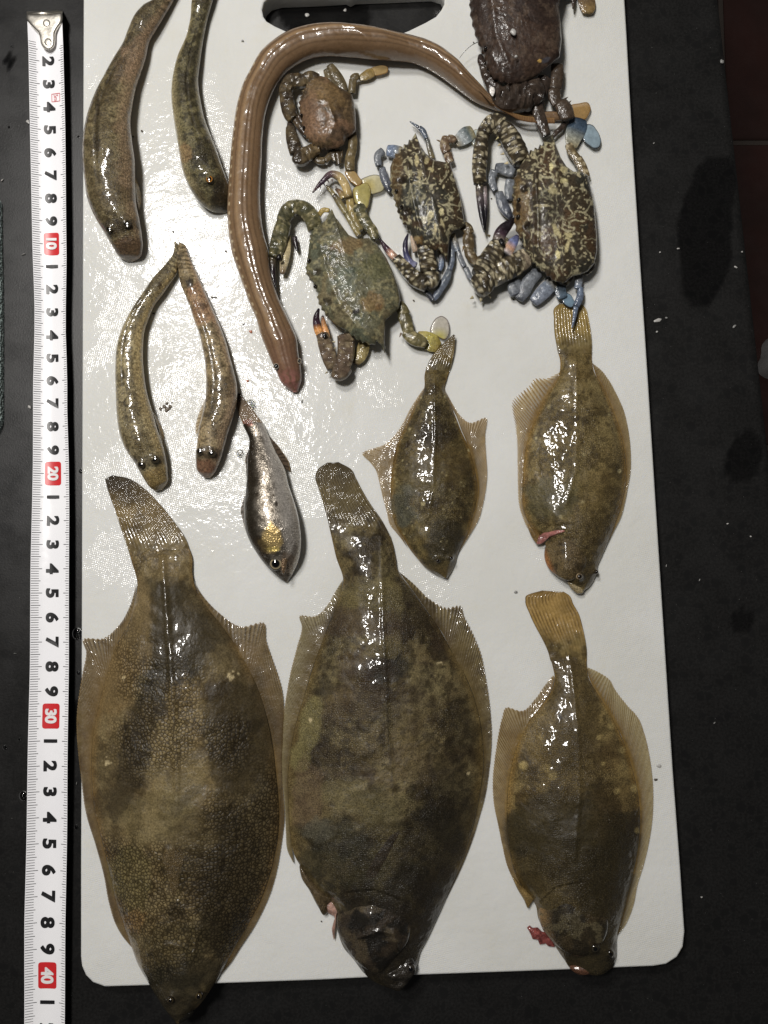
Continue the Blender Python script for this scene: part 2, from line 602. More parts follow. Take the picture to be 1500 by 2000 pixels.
# ------------------------------------------------------------------ the setting
def build_counter():
    k = NT('black speckled quartz')
    warp = k.n('ShaderNodeVectorMath', operation='ADD')
    nz = k.n('ShaderNodeTexNoise'); nz.inputs['Scale'].default_value = 160; k.l(k.tc.outputs['Object'], nz.inputs['Vector'])
    sc = k.n('ShaderNodeVectorMath', operation='SCALE'); k.l(nz.outputs['Color'], sc.inputs[0]); sc.inputs['Scale'].default_value = 0.0022
    k.l(k.tc.outputs['Object'], warp.inputs[0]); k.l(sc.outputs[0], warp.inputs[1])
    chip = k.vor(260, 'F1', warp.outputs[0], out='Color')
    sep = k.n('ShaderNodeSeparateColor'); k.l(chip, sep.inputs[0])
    edge = k.vor(260, 'DISTANCE_TO_EDGE', warp.outputs[0])
    ism = k.math('MULTIPLY', k.math('GREATER_THAN', sep.outputs[0], 0.66), k.ramp(edge, 0.05, 0.2))
    grain = k.ramp(k.noise(900, 4, 0.7), 0.3, 0.7, 0.0055, 0.013)
    gc = k.n('ShaderNodeCombineColor')
    k.l(grain, gc.inputs[0]); k.l(k.math('MULTIPLY', grain, 0.98), gc.inputs[1]); k.l(k.math('MULTIPLY', grain, 0.95), gc.inputs[2])
    base = k.mix(ism, gc.outputs[0], (0.0065, 0.0065, 0.0065))
    fl = k.math('GREATER_THAN', k.noise(1500, 1, 0.5), 0.80)
    base = k.mix(k.math('MULTIPLY', fl, 0.5), base, (0.25, 0.25, 0.24))
    # spilled water: smooth, darker film in places of its own
    wet = k.n('ShaderNodeAttribute', attribute_name='Col')
    sw = k.n('ShaderNodeSeparateColor'); k.l(wet.outputs['Color'], sw.inputs[0])
    wm = sw.outputs[0]
    base = k.mix(wm, base, k.mix(1.0, base, (0.5, 0.5, 0.52), 'MULTIPLY'))
    rough = k.math('SUBTRACT', k.ramp(k.noise(60, 4), 0.3, 0.7, 0.30, 0.40), k.math('MULTIPLY', wm, 0.24))
    nrm = k.bump(k.noise(1300, 3), 0.00004)
    k.set(Base_Color=base, Roughness=rough, Normal=nrm)
    k.b.inputs['Specular IOR Level'].default_value = 0.36
    # slab with a straight right edge and an eased arris
    e = [P(x, y, 0.0) for x, y in ((1398, -60), (1497, 830))]
    d = (e[1] - e[0]) / np.linalg.norm(e[1] - e[0])
    a = e[0] - d * 0.35; b = e[0] + d * 1.0
    n = 150; m = 90
    us = np.linspace(0, 1, n); vs = np.concatenate([np.linspace(0, 1, m)])
    prof_in = 0.75
    V = []
    nin = np.array([-d[1], d[0], 0]) * -1
    if nin[0] > 0: nin = -nin
    us = np.concatenate([np.linspace(0, 0.2, 6), np.linspace(0.205, 0.75, 260), np.linspace(0.76, 1, 6)])
    off = np.concatenate([[0.0, 0.0, 0.0006, 0.0025], np.linspace(0.004, 0.37, 190), np.linspace(0.39, prof_in, 8)])
    zz = np.concatenate([[-0.04, -0.0025, -0.0006, 0.0], np.zeros(198)])
    L = a + (b - a) * us[:, None]
    W = L[:, None, :] + nin * off[None, :, None]
    W[..., 2] = zz[None, :]
    X, Y = pix(W)
    wob = (fbm(X, Y, 90, 3) - 0.5) * 60

    def blob(cx, cy, rx, ry, rot=0.0):
        c_, s_ = math.cos(rot), math.sin(rot)
        ux = ((X - cx) * c_ + (Y - cy) * s_) / rx; uy = (-(X - cx) * s_ + (Y - cy) * c_) / ry
        return ss(1 - np.hypot(ux, uy) + wob / 200, 0.0, 0.1)
    wetm = np.maximum.reduce([blob(1380, 455, 58, 150, 0.1), blob(1400, 345, 50, 40), blob(1455, 890, 36, 55, 0.3), blob(1450, 1210, 28, 26),
                              blob(18, 118, 12, 14), blob(150, 1400, 12, 30), blob(640, 20, 90, 60)])
    col = np.stack([wetm, wetm, wetm], -1)
    o = make('countertop', W.reshape(-1, 3), grid_faces(len(us), len(off)), k.m, None, col.reshape(-1, 3))
    o['kind'] = 'structure'
    return o


build_counter()


def build_floor():
    zf = -0.80
    kt = NT('brown floor tile')
    g = k_ = kt.noise(7, 5, 0.6)
    base = kt.mix(kt.ramp(g, 0.3, 0.7), (0.055, 0.022, 0.018), (0.034, 0.017, 0.014))
    kt.set(Base_Color=base, Roughness=kt.ramp(kt.noise(40), 0.3, 0.7, 0.3, 0.5), Normal=kt.bump(kt.noise(90), 0.0006))
    gm = mat_plain('grey grout', (0.08, 0.065, 0.055), 0.8)
    x0, y0 = P(1200, 1300, zf)[:2]
    gx = [x0 - 0.3, x0 + 1.6]; gy = [y0 - 0.5, y0 + 2.0]
    V = [(gx[0], gy[0], zf - 0.004), (gx[1], gy[0], zf - 0.004), (gx[1], gy[1], zf - 0.004), (gx[0], gy[1], zf - 0.004)]
    fl = make('floor', V, [(0, 1, 2, 3)], gm, None, smooth=False)
    fl['kind'] = 'structure'
    jy = P(1470, 277, zf)[1]; jx = P(1425, 277, zf)[0] - 0.005
    T = 0.45
    import bmesh
    bm = bmesh.new()
    bmesh.ops.create_cube(bm, size=1.0)
    bmesh.ops.scale(bm, vec=(T - 0.008, T - 0.008, 0.012), verts=bm.verts)
    bmesh.ops.bevel(bm, geom=bm.edges[:], offset=0.002, segments=1, affect='EDGES')
    me = bpy.data.meshes.new('floor_tile'); bm.to_mesh(me); bm.free()
    me.materials.append(kt.m)
    for i in range(-1, 3):
        for j in range(-3, 3):
            cx, cy = jx + (i + 0.5) * T, jy + (j + 0.5) * T
            if not (gx[0] < cx < gx[1] and gy[0] < cy < gy[1]): continue
            o = bpy.data.objects.new('floor_tile', me); COL.objects.link(o)
            o.parent = fl; o.location = (cx, cy, zf - 0.006 + RNG.rand() * 0.001)
    # crumpled pale bag lying on the floor
    km = mat_plain('pale bag plastic', (0.42, 0.42, 0.42), 0.35)
    cx, cy = 1517, 700
    t = thing('plastic_bag', 'crumpled pale grey plastic bag on the brown floor beside the counter', 'bag', cx, cy, zf)
    out = [(cx + (34 + 6 * math.sin(3.1 * a)) * math.cos(a), cy + (52 + 9 * math.sin(2.3 * a + 1)) * math.sin(a)) for a in np.linspace(0, 2 * math.pi, 18, endpoint=False)]

    def place(X, Y, RR): return np.zeros(X.shape + (3,)) + 0.4
    o = np.array(out); V = []; nr, n = 14, 60
    ang = np.linspace(0, 2 * math.pi, n, endpoint=False)
    rad = np.interp(ang, np.linspace(0, 2 * math.pi, 19), np.append(np.hypot(o[:, 0] - cx, o[:, 1] - cy), np.hypot(*(o[0] - (cx, cy)))))
    rr = np.linspace(0.02, 1, nr)
    X = cx + rad[None] * np.cos(ang)[None] * rr[:, None]; Y = cy + rad[None] * np.sin(ang)[None] * rr[:, None]
    W = P(X, Y, zf + 0 * X)
    W[..., 2] += 0.09 * np.sqrt(np.clip(1 - rr ** 2, 0, 1))[:, None] * (0.6 + 0.8 * fbm(X, Y, 14, 5)) + 0.001
    make('bag_body', W.reshape(-1, 3), grid_faces(nr, n, 0, True)[:, ::-1], km, t)
    kn = put('bag_knot', dome([(cx - 12, cy - 52), (cx + 6, cy - 60), (cx + 12, cy - 40), (cx - 4, cy - 34)], -805 - 0, 6, 6, lambda X, Y, R: np.zeros(X.shape + (3,)) + 0.4, n=24, nr=6), km, t)


build_floor()


# ------------------------------------------------------------------ cutting board
def build_board():
    k = NT('white polyethylene with diamond texture')
    mp = k.n('ShaderNodeMapping'); k.l(k.tc.outputs['Object'], mp.inputs[0])
    mp.inputs['Rotation'].default_value = (0, 0, math.radians(31))
    sx = k.n('ShaderNodeSeparateXYZ'); k.l(mp.outputs[0], sx.inputs[0])
    fr = 2 * math.pi / 0.00112
    hx = k.math('SINE', k.math('MULTIPLY', sx.outputs[0], fr)); hy = k.math('SINE', k.math('MULTIPLY', sx.outputs[1], fr))
    h = k.math('MULTIPLY', hx, hy)
    film = k.ramp(k.noise(22, 4, 0.6, dist=0.6), 0.47, 0.64, 0.08, 0.85)          # where standing water levels the texture
    n1 = k.bump(k.math('MULTIPLY', h, k.math('MULTIPLY', film, k.ramp(k.noise(420, 2), 0.25, 0.75, 0.2, 1.6))), 0.00004)
    n2 = k.bump(k.noise(95, 4, 0.6), 0.00045, 1.0, n1)
    n3 = k.bump(k.noise(480, 2, 0.5), 0.00004, 1.0, n2)
    tone = k.ramp(k.noise(14, 4, 0.6), 0.3, 0.7, 0.0, 1.0)
    base = k.mix(tone, (0.69, 0.695, 0.675), (0.63, 0.632, 0.60))
    smear = k.ramp(k.noise(60, 5, 0.65), 0.58, 0.75, 0, 0.4)
    base = k.mix(smear, base, (0.62, 0.60, 0.52))
    k.set(Base_Color=base, Roughness=k.ramp(film, 0.15, 1.0, 0.11, 0.14), Normal=n3, Subsurface_Weight=0.25, Subsurface_Scale=0.004)
    k.b.inputs['Subsurface Radius'].default_value = (1, 0.9, 0.7)
    k.b.inputs['Specular IOR Level'].default_value = 0.3
    cu = bpy.data.curves.new('board', 'CURVE')
    cu.dimensions = '2D'; cu.fill_mode = 'BOTH'; cu.extrude = 0.0042; cu.bevel_depth = 0.0008; cu.bevel_resolution = 2

    def arc(cx, cy, r, a0, a1, n=9, ry=None):
        return [(cx + r * math.cos(a), cy + (ry or r) * math.sin(a)) for a in np.linspace(a0, a1, n)]
    out = [(168, -150), (166, 0), (165, 300), (164, 700), (163, 1000), (162, 1400), (161, 1700), (161, 1868)]
    out += [(163, 1886), (170, 1903), (183, 1916), (205, 1924)]
    out += [(420, 1918), (620, 1911), (820, 1901), (1050, 1893), (1275, 1884)]
    out += [(1300, 1880), (1320, 1867), (1331, 1848), (1334, 1820)]
    out += [(1326, 1700), (1311, 1500), (1295, 1250), (1279, 1000), (1263, 745), (1247, 500), (1231, 250), (1221, 66), (1217, 0), (1208, -150)]
    hole = [(511, 33), (508, 18), (512, 2), (524, -10), (545, -16), (620, -19), (675, -22), (683, -18), (692, -23), (780, -26), (845, -29), (866, -22), (872, -8), (871, 8),
            (865, 20), (854, 34), (833, 46), (800, 62), (770, 74), (730, 82), (690, 85), (650, 84), (610, 79), (570, 69), (535, 53), (518, 43)]
    for pts in (out, hole):
        sp = cu.splines.new('POLY'); sp.points.add(len(pts) - 1); sp.use_cyclic_u = True
        W = P([p[0] for p in pts], [p[1] for p in pts], BOARD_Z)
        c0 = W.mean(0)
        for q, p in zip(sp.points, W):
            q.co = (p[0], p[1], 0, 1)
    tmp = bpy.data.objects.new('tmp', cu); COL.objects.link(tmp)
    dg = bpy.context.evaluated_depsgraph_get()
    me = bpy.data.meshes.new_from_object(tmp.evaluated_get(dg))
    bpy.data.objects.remove(tmp)
    me.name = 'cutting_board'
    me.materials.clear(); me.materials.append(k.m)
    o = bpy.data.objects.new('cutting_board', me); COL.objects.link(o)
    zs = [v.co.z for v in me.vertices]
    o.location = (0, 0, BOARD_Z - max(zs))
    tag(o, 'white plastic cutting board with a hand hole, wet and dimpled, under all the catch', 'cutting board')
    return o


build_board()


# ------------------------------------------------------------------ measuring tape
def build_tape():
    EZ, SAG = 0.0060, 0.0019
    ly = np.array([(28, 53), (50, 54), (100, 56), (250, 58), (400, 62), (500, 64), (560, 66), (600, 67), (650, 67), (700, 66), (750, 65), (800, 65), (900, 64), (1000, 62), (1100, 60), (1300, 58), (1500, 54), (1600, 52), (1800, 48), (2000, 47), (2150, 45)], float)
    ry = np.array([(28, 121), (50, 122), (100, 124), (250, 127), (400, 129), (500, 130), (600, 128), (650, 128), (700, 130), (750, 131.5), (800, 131.5), (900, 134), (1000, 135), (1100, 135), (1300, 134), (1500, 132), (1600, 131), (1800, 128), (2000, 126), (2150, 125)], float)
    lx = lambda y: np.interp(y, ly[:, 0], ly[:, 1]); rx = lambda y: np.interp(y, ry[:, 0], ry[:, 1])

    def T(f, y, lift=0.0):
        f = np.asarray(f, float); y = np.asarray(y, float)
        px = lx(y) * (1 - f) + rx(y) * f
        W = P(px, y + 0 * px, EZ + 0 * px)
        W[..., 2] += -SAG * np.clip(1 - (2 * f - 1) ** 2, 0, 1) + lift + 0.0002 * np.sin(y / 55.0)
        return W
    root = thing('measuring_tape', 'white steel measuring tape with red decade numbers along the left of the board', 'measuring tape', 90, 1000, 0.0)
    km = NT('white lacquered tape steel')
    km.set(Base_Color=km.mix(km.ramp(km.noise(30), .3, .7), (0.92, 0.92, 0.94), (0.89, 0.89, 0.92)), Roughness=0.26, Normal=km.bump(km.noise(60, 3), 0.0002))
    ink = mat_plain('black tape ink', (0.012, 0.012, 0.013), 0.35)
    red = mat_plain('red tape ink', (0.62, 0.025, 0.03), 0.32)
    wht = mat_plain('white tape ink', (0.82, 0.8, 0.8), 0.32)
    ys = np.linspace(30, 2140, 260); fs = np.linspace(0, 1, 15)
    top = T(fs[None, :] + 0 * ys[:, None], ys[:, None] + 0 * fs[None, :])
    botm = top.copy(); botm[..., 2] -= 0.00025
    nA = top.shape[0] * top.shape[1]
    q = np.concatenate([grid_faces(260, 15)[:, ::-1], grid_faces(260, 15, nA)])
    make('blade', np.concatenate([top.reshape(-1, 3), botm.reshape(-1, 3)]), q, km.m, root)
    cm = [28.5, 73, 117.5, 162, 206, 250.5, 295.5, 340.5, 385.5, 430, 475, 519, 563.5, 608, 653, 698, 742.5, 787, 832, 878, 924, 970, 1016.5, 1063, 1110.5, 1158, 1206, 1254, 1302, 1350.5, 1399, 1447.5, 1496.5, 1547, 1598, 1649, 1701, 1752, 1803, 1855, 1907, 1959.5, 2012, 2065, 2118]
    cm = [c + (c - 1000) * 0.0022 for c in cm]
    cx = np.arange(len(cm))
    tk = []
    for mmv in range(12, 438):
        y = float(np.interp(mmv / 10, cx, cm))
        ll, rl = (0.27, 0.17) if mmv % 10 == 0 else ((0.23, 0.125) if mmv % 5 == 0 else (0.19, 0.10))
        hw = 0.62 if mmv % 5 == 0 else 0.5
        for f0, f1 in ((0.012, ll), (1 - rl, 0.988)):
            if mmv < 21 and f0 > 0.5 and mmv < 14: continue
            f = np.linspace(f0, f1, 4)
            a = T(f, y - hw + 0 * f, 0.00006); b = T(f, y + hw + 0 * f, 0.00006)
            V = np.concatenate([a, b])
            Q = [(i, i + 4, i + 5, i + 1) for i in range(3)]
            tk.append((V, np.array(Q), np.zeros((8, 3)), None))
    V, Q, _, _ = join(tk)
    o = make('graduation_marks', V, Q, ink, root); o['kind'] = 'stuff'

    def text(s, yc, fc, hpx, name, mat, lift, bold=0.025, squash=1.0, heavy=True):
        cu = bpy.data.curves.new('t', 'FONT'); cu.body = s; cu.align_x = 'CENTER'; cu.offset = bold; cu.resolution_u = 6
        cu.space_character = 0.95
        tmp = bpy.data.objects.new('t', cu); COL.objects.link(tmp)
        me = bpy.data.meshes.new_from_object(tmp.evaluated_get(bpy.context.evaluated_depsgraph_get()))
        bpy.data.objects.remove(tmp)
        co = np.array([v.co for v in me.vertices])
        mn, mx = co.min(0), co.max(0)
        k_ = hpx / (mx[1] - mn[1])
        wk = k_ * squash
        tx = (co[:, 0] - (mn[0] + mx[0]) / 2) * wk; ty = (co[:, 1] - (mn[1] + mx[1]) / 2) * k_
        wpx = float(rx(yc) - lx(yc))
        offs = [(0, 0)] + ([(0.8, 0), (-0.8, 0), (0, 0.7), (0, -0.7), (0.6, 0.6), (-0.6, 0.6), (0.6, -0.6), (-0.6, -0.6)] if heavy else [])
        polys = [tuple(p.vertices) for p in me.polygons]; nv_ = len(co)
        me = bpy.data.meshes.new(name)
        me.from_pydata(np.zeros((nv_ * len(offs), 3)).tolist(), [], [tuple(i + q * nv_ for i in p) for q in range(len(offs)) for p in polys])
        Vn = np.concatenate([T(fc + (ty + b) / wpx, yc + tx + a, lift + 0.000012 * q) for q, (a, b) in enumerate(offs)])
        if len(me.polygons) == 0: return
        r = np.array(ROOTS[root.name])
        for v, p in zip(me.vertices, Vn - r): v.co = p
        me.materials.clear(); me.materials.append(mat)
        me.name = name
        o = bpy.data.objects.new(name, me); COL.objects.link(o); o.parent = root; ROOTS[o.name] = ROOTS[root.name]
        return o
    for n in range(2, 43):
        y = float(np.interp(n, cx, cm)); wpx = float(rx(y) - lx(y))
        fc = 0.525 if y < 1000 else 0.53
        H = 22.5 if y < 900 else (23 + (y - 900) / 1000 * 4)
        if n % 10 == 0:
            hx, hy = 15 + (y - 470) / 1400 * 3, 22 + (y - 470) / 1400 * 4
            pts = []
            r_ = 5
            for (ax, ay, a0) in ((1, 1, 0), (-1, 1, 90), (-1, -1, 180), (1, -1, 270)):
                for a in np.radians(np.linspace(a0, a0 + 90, 5)):
                    pts.append((ax * (hx - r_) + r_ * math.cos(a), ay * (hy - r_) + r_ * math.sin(a)))
            pts = np.array(pts)
            pts = np.concatenate([[p + (q - p) * f for f in np.linspace(0, 1, 8, endpoint=False)] for p, q in zip(pts, np.roll(pts, -1, 0))])
            rr = np.array([0.0, 0.35, 0.7, 1.0])
            V = np.concatenate([T(fc + pts[:, 0] * k_ / wpx, y + pts[:, 1] * k_, 0.00008) for k_ in (0.02, 0.2, 0.4, 0.6, 0.8, 1.0)])
            make('red_panel', V, grid_faces(6, len(pts), 0, True), red, root)
            text(str(n), y, fc, H * 0.88, 'numeral', wht, 0.0003, 0.02, 1.0)
        else:
            text(str(n % 10), y, fc, H, 'numeral', ink, 0.00012, 0.03, 1.2 if n % 10 != 1 else 1.0)
    # small red capacity stamp
    fr = [(-9, -8), (9, -8), (9, 8), (-9, 8)]
    fr2 = [(-8, -7), (8, -7), (8, 7), (-8, 7)]
    yc, fc = 187, 0.72; wpx = 69
    V = np.concatenate([T(fc + np.array([p[0] for p in q]) / wpx, yc + np.array([p[1] for p in q]), 0.0001) for q in (fr, fr2)])
    make('stamp_frame', V, [(0, 1, 5, 4), (1, 2, 6, 5), (2, 3, 7, 6), (3, 0, 4, 7)], red, root, smooth=False)
    text('5m', yc, fc, 9, 'stamp_lettering', red, 0.0001, 0.0, 0.8, False)
    # end hook
    kc = NT('nickel plated steel')
    kc.set(Base_Color=(0.78, 0.74, 0.66, 1), Metallic=1.0, Roughness=kc.ramp(kc.noise(200), .3, .7, 0.3, 0.42), Normal=kc.bump(kc.noise(120), 0.0002))
    pl = [(52, 30), (70, 28), (100, 28), (122, 27), (123, 34), (121, 44), (114, 54), (109, 64), (108, 80), (105, 92), (96, 98), (86, 95), (80, 86), (78, 74), (74, 64), (66, 56), (57, 46), (52, 38)]
    put('end_hook', dome(pl, -3.6, 0.9, 0.5, lambda X, Y, R: np.zeros(X.shape + (3,)) + 0.7, nr=10, a=8, b=0.5, center=(93, 55)), kc.m, root)
    # its lip folded down to the counter
    a = [P(x, y, z) for x, y, z in ((52, 29, 0.0066), (122, 27, 0.0066), (122, 25, 0.0005), (52, 27, 0.0005))]
    bk = [p + np.array([0, 0.0012, 0]) for p in a]
    make('hook_lip', np.array(a + bk), [(0, 1, 2, 3), (5, 4, 7, 6), (0, 4, 5, 1), (3, 2, 6, 7), (0, 3, 7, 4), (1, 5, 6, 2)], kc.m, root, smooth=False)
    for x, y in ((91, 45), (94, 82)):
        cpts = [(x + 7.5 * math.cos(a), y + 7.5 * math.sin(a)) for a in np.linspace(0, 2 * math.pi, 16, endpoint=False)]
        put('rivet', dome(cpts, -2.8, 0.5, 0.4, lambda X, Y, R: np.zeros(X.shape + (3,)) + 0.7, n=24, nr=7, a=3), kc.m, root)


build_tape()


def build_towel():
    k = NT('pale green knitted cotton')
    v = k.vor(700, 'F1')
    k.set(Base_Color=k.mix(k.ramp(v, 0, 0.8), (0.52, 0.60, 0.57), (0.30, 0.38, 0.36)), Roughness=0.95, Normal=k.bump(v, 0.0008))
    t = thing('towel', 'pale green knitted towel edge at the far left of the counter', 'towel', 0, 620, 0.0)
    ys = np.linspace(385, 870, 220)
    edge = 5 + 3 * ss(ys, 385, 640) - 12 * ss(395 - (ys - 385), 380, 395) * 0.6 + 0.8 * np.sin(ys * 1.3) - 14 * ss(ys, 820, 870)
    offs = np.array([0, 1.0, 3.5, 8, 20, 60, 150]); hz = np.array([0.2, 2.6, 4.0, 4.4, 4.2, 4.4, 4.3])
    X = edge[:, None] - offs[None, :]
    W = P(X, ys[:, None] + 0 * X, 0.0 * X)
    W[..., 2] = (hz[None, :] + 0.5 * np.sin(ys * 1.3)[:, None] * (offs < 9)) / 1000
    make('towel_cloth', W.reshape(-1, 3), grid_faces(220, 7), k.m, t)


build_towel()

# ------------------------------------------------------------------ fish
def eye(parent, x, y, z, r, iris=(120, 100, 60), ring=0.62, pupil=(8, 8, 10), h=None, sq=1.0, rot=0.0, rim=None):
    cs, sn = math.cos(rot), math.sin(rot)
    pts = [(x + r * (math.cos(a) * cs - sq * math.sin(a) * sn), y + r * (math.cos(a) * sn + sq * math.sin(a) * cs)) for a in np.linspace(0, 2 * math.pi, 20, endpoint=False)]

    def paint(X, Y, R):
        c = np.zeros(X.shape + (3,)) + C(*pupil)
        c = mixc(c, C(*iris), ss(R, ring - 0.08, ring + 0.05))
        c = mixc(c, C(*(rim or (25, 20, 16))), ss(R, 0.78, 0.86))
        return c
    h = h if h is not None else r * 0.22 * 0.6
    if parent.name in SURF: z = surf(parent, x, y) - 0.35
    return put('eye', dome(pts, z, h, h * 0.8, paint, n=32, nr=14), M_EYE, parent)


def blobs(X, Y, c, L, seed=0, rough=0.9):
    """soft irregular pigment patches: (x, y, rx, ry, rgb, strength[, rot])"""
    for i, b in enumerate(L):
        x, y, rx, ry, col, s = b[:6]; rot = b[6] if len(b) > 6 else 0
        cs, sn = math.cos(rot), math.sin(rot)
        ux = ((X - x) * cs + (Y - y) * sn) / rx; uy = (-(X - x) * sn + (Y - y) * cs) / ry
        d = np.hypot(ux, uy) + (fbm(X, Y, max(rx, ry) * 0.7, seed + i) - 0.5) * rough * 1.3
        c = mixc(c, C(*col), s * ss(1.25 - d, 0, 0.5))
    return c


def fish_pattern(base, dark, light, sc=60, seed=0, speck=(40, 33, 22), speck_s=0.5, speck_n=4.0, edge=None, dk=0.6, lt=0.5):
    def f(X, Y, S=None):
        c = np.zeros(X.shape + (3,)) + C(*base)
        n = fbm(X, Y, sc, seed, 5)
        c = mixc(c, C(*dark), dk * ss(n, 0.50, 0.66))
        n2 = fbm(X, Y, sc * 0.8, seed + 20, 5)
        c = mixc(c, C(*light), lt * ss(n2, 0.52, 0.68))
        c = mixc(c, C(*dark) * 0.85, 0.5 * ss(fbm(X, Y, 17, seed + 70, 4), 0.52, 0.74))
        c = mixc(c, C(*light), 0.35 * ss(fbm(X, Y, 13, seed + 80, 4), 0.58, 0.78))
        n3 = fbm(X, Y, speck_n * 2.4, seed + 40, 2)
        c = mixc(c, C(*speck), speck_s * ss(n3, 0.55, 0.72))
        if edge is not None and S is not None:
            c = mixc(c, C(*edge), 0.55 * ss(np.abs(S), 0.86, 1.0))
        return c
    return f


def fin_paint(membrane, ray, a0=0.6, a1=0.95, base=None, seed=0, blot=None, tip=None):
    def f(X, Y, U, V, R):
        k = ss(R, 0.45, 0.95)
        c = np.zeros(X.shape + (3,)) + C(*membrane)
        c = mixc(c, C(*ray), np.minimum(0.95, 0.9 * k * (0.5 + fbm(X, Y, 14, seed + 1))))
        if blot:
            c = mixc(c, C(*blot), 0.7 * ss(fbm(X, Y, 26, seed + 3), 0.5, 0.66))
        if base is not None:
            c = mixc(c, C(*base), 1 - ss(V, 0.0, 0.4))
        a = a0 + (a1 - a0) * k
        a = np.maximum(a, 1 - ss(V, 0.0, 0.45))
        if tip is not None:
            a = a * (1 - (1 - tip) * ss(V, 0.55, 1.0))
        edge = ss(V, 0.93, 1.0)
        c = mixc(c, C(150, 120, 70), 0.5 * edge)
        return c, a
    return f


OLIVE = np.array([0.92, 0.95, 0.93])


def flatfish(name, label, spec):
    s = spec
    x0, y0 = np.array(s['body'])[len(s['body']) // 2][:2]
    root = thing('flatfish', label, 'flatfish', x0 + 60, y0, BOARD_Z + 0.0003, 'flatfish on the cutting board')
    pat = s['pattern']

    def paint(X, Y, U, S):
        c = pat(X, Y, S)
        c = blobs(X, Y, c, s.get('blobs', []), s.get('seed', 0))
        for (pts, soft, col, st) in s.get('polys', []):
            d, _ = dpoly(X, Y, pts + pts[:1])
            ins = np.zeros(X.shape, bool)
            for (x0, y0), (x1, y1) in zip(pts, pts[1:] + pts[:1]):
                ins ^= ((y0 > Y) != (y1 > Y)) & (X < (x1 - x0) * (Y - y0) / (y1 - y0 + 1e-9) + x0)
            sd_ = np.where(ins, d, -d) + (fbm(X, Y, 22, 77) - 0.5) * soft * 2.5
            c = mixc(c, C(*col), st * ss(sd_, -soft * 0.5, soft * 0.5))
        for (pts, w_, col, st) in s.get('lines', []):
            d, _ = dpoly(X, Y, pts)
            c = mixc(c, C(*col), st * ss(w_ - d, 0, w_ * 0.8))
        if 'post' in s: c = s['post'](X, Y, c)
        return c * s.get('tint', OLIVE)

    def relief(X, Y, U, S, prof):
        z = 1.1 * (fbm(X, Y, 70, s.get('seed', 0) + 7, 3) - 0.5) * np.minimum(1, prof * 1.4)
        z += 0.25 * (fbm(X, Y, 16, s.get('seed', 0) + 9, 2) - 0.5) * prof
        for (pts, w_, h) in s.get('ridges', []):
            d, _ = dpoly(X, Y, pts)
            z = z + h * np.exp(-(d / w_) ** 2) * np.minimum(1, prof * 2)
        for (pts, w_, h) in s.get('steps', []):
            d, sd = dpoly(X, Y, pts)
            z = z + np.where(sd > 0, 1, -0.4) * h * np.exp(-d / w_) * np.minimum(1, prof * 2)
        for (x, y, r, h) in s.get('humps', []):
            z = z + h * np.exp(-((X - x) ** 2 + (Y - y) ** 2) / r ** 2)
        return z
    put('body', loft(s['body'], s['top'], s.get('bot', [(0, 1.0), (1, 1.0)]), s.get('zb', [(0, 0.8), (0.06, 1.6), (1, 1.8)]), s.get('step', 3.0), a=2.0, b=s.get('b', 0.62),
                     relief=relief, paint=paint, nvmax=170), s['mat'], root)
    for (nm, rows, rays, fp, kw) in s['fins']:
        kw.setdefault('skew', 0.09)
        lb, pb = np.array(rows[-1][:2], float), np.array(rows[-2][:2], float)
        e_ = lb + (lb - pb) * 0.9
        rows = list(rows) + [(*e_, *(e_ + 0.3))]
        def fpp(X, Y, U, V, R, fp=fp):
            c, a = fp(X, Y, U, V, R)
            c2 = blobs(X, Y, pat(X, Y, np.ones(X.shape)), s.get('blobs', []), s.get('seed', 0))
            return (c + (c2 - c) * (0.92 * (1 - ss(V, 0.05, 1.0)))[..., None]) * s.get('tint', OLIVE) * 0.88, a
        V, Q, c_, a_ = fin_sheet(rows, kw.pop('z0', 1.7), kw.pop('z1', 0.6), int(rays * 1.8), fpp, seed=s.get('seed', 0), **kw)
        make(nm, V, Q, M_FIN, root, c_, a_)
    for e in s['eyes']:
        eye(root, *e[0], **e[1])
    for fn in s.get('extra', []):
        fn(root)
    return root


def flap(name, parent, outline, z, h, col, mat, seed=0, var=0.25, hb=0.6, noise=9, **kw):
    def paint(X, Y, R):
        c = np.zeros(X.shape + (3,)) + C(*col)
        return c * (1 - var + 2 * var * fbm(X, Y, noise, seed)[..., None])
    if name in ('pectoral_fin', 'palm_spot', 'scar', 'jaw') and parent.name in SURF and mat is not M_LIMB and name != 'jaw':
        base_ = lambda X, Y: np.array([surf(parent, a, b) for a, b in zip(np.ravel(X), np.ravel(Y))]).reshape(np.shape(X)) - 0.25
        return put(name, dome(outline, base_, max(0.45, h * 0.6), hb, paint, nr=12, **kw), mat, parent)
    return put(name, dome(outline, z, h, hb, paint, nr=12, **kw), mat, parent)


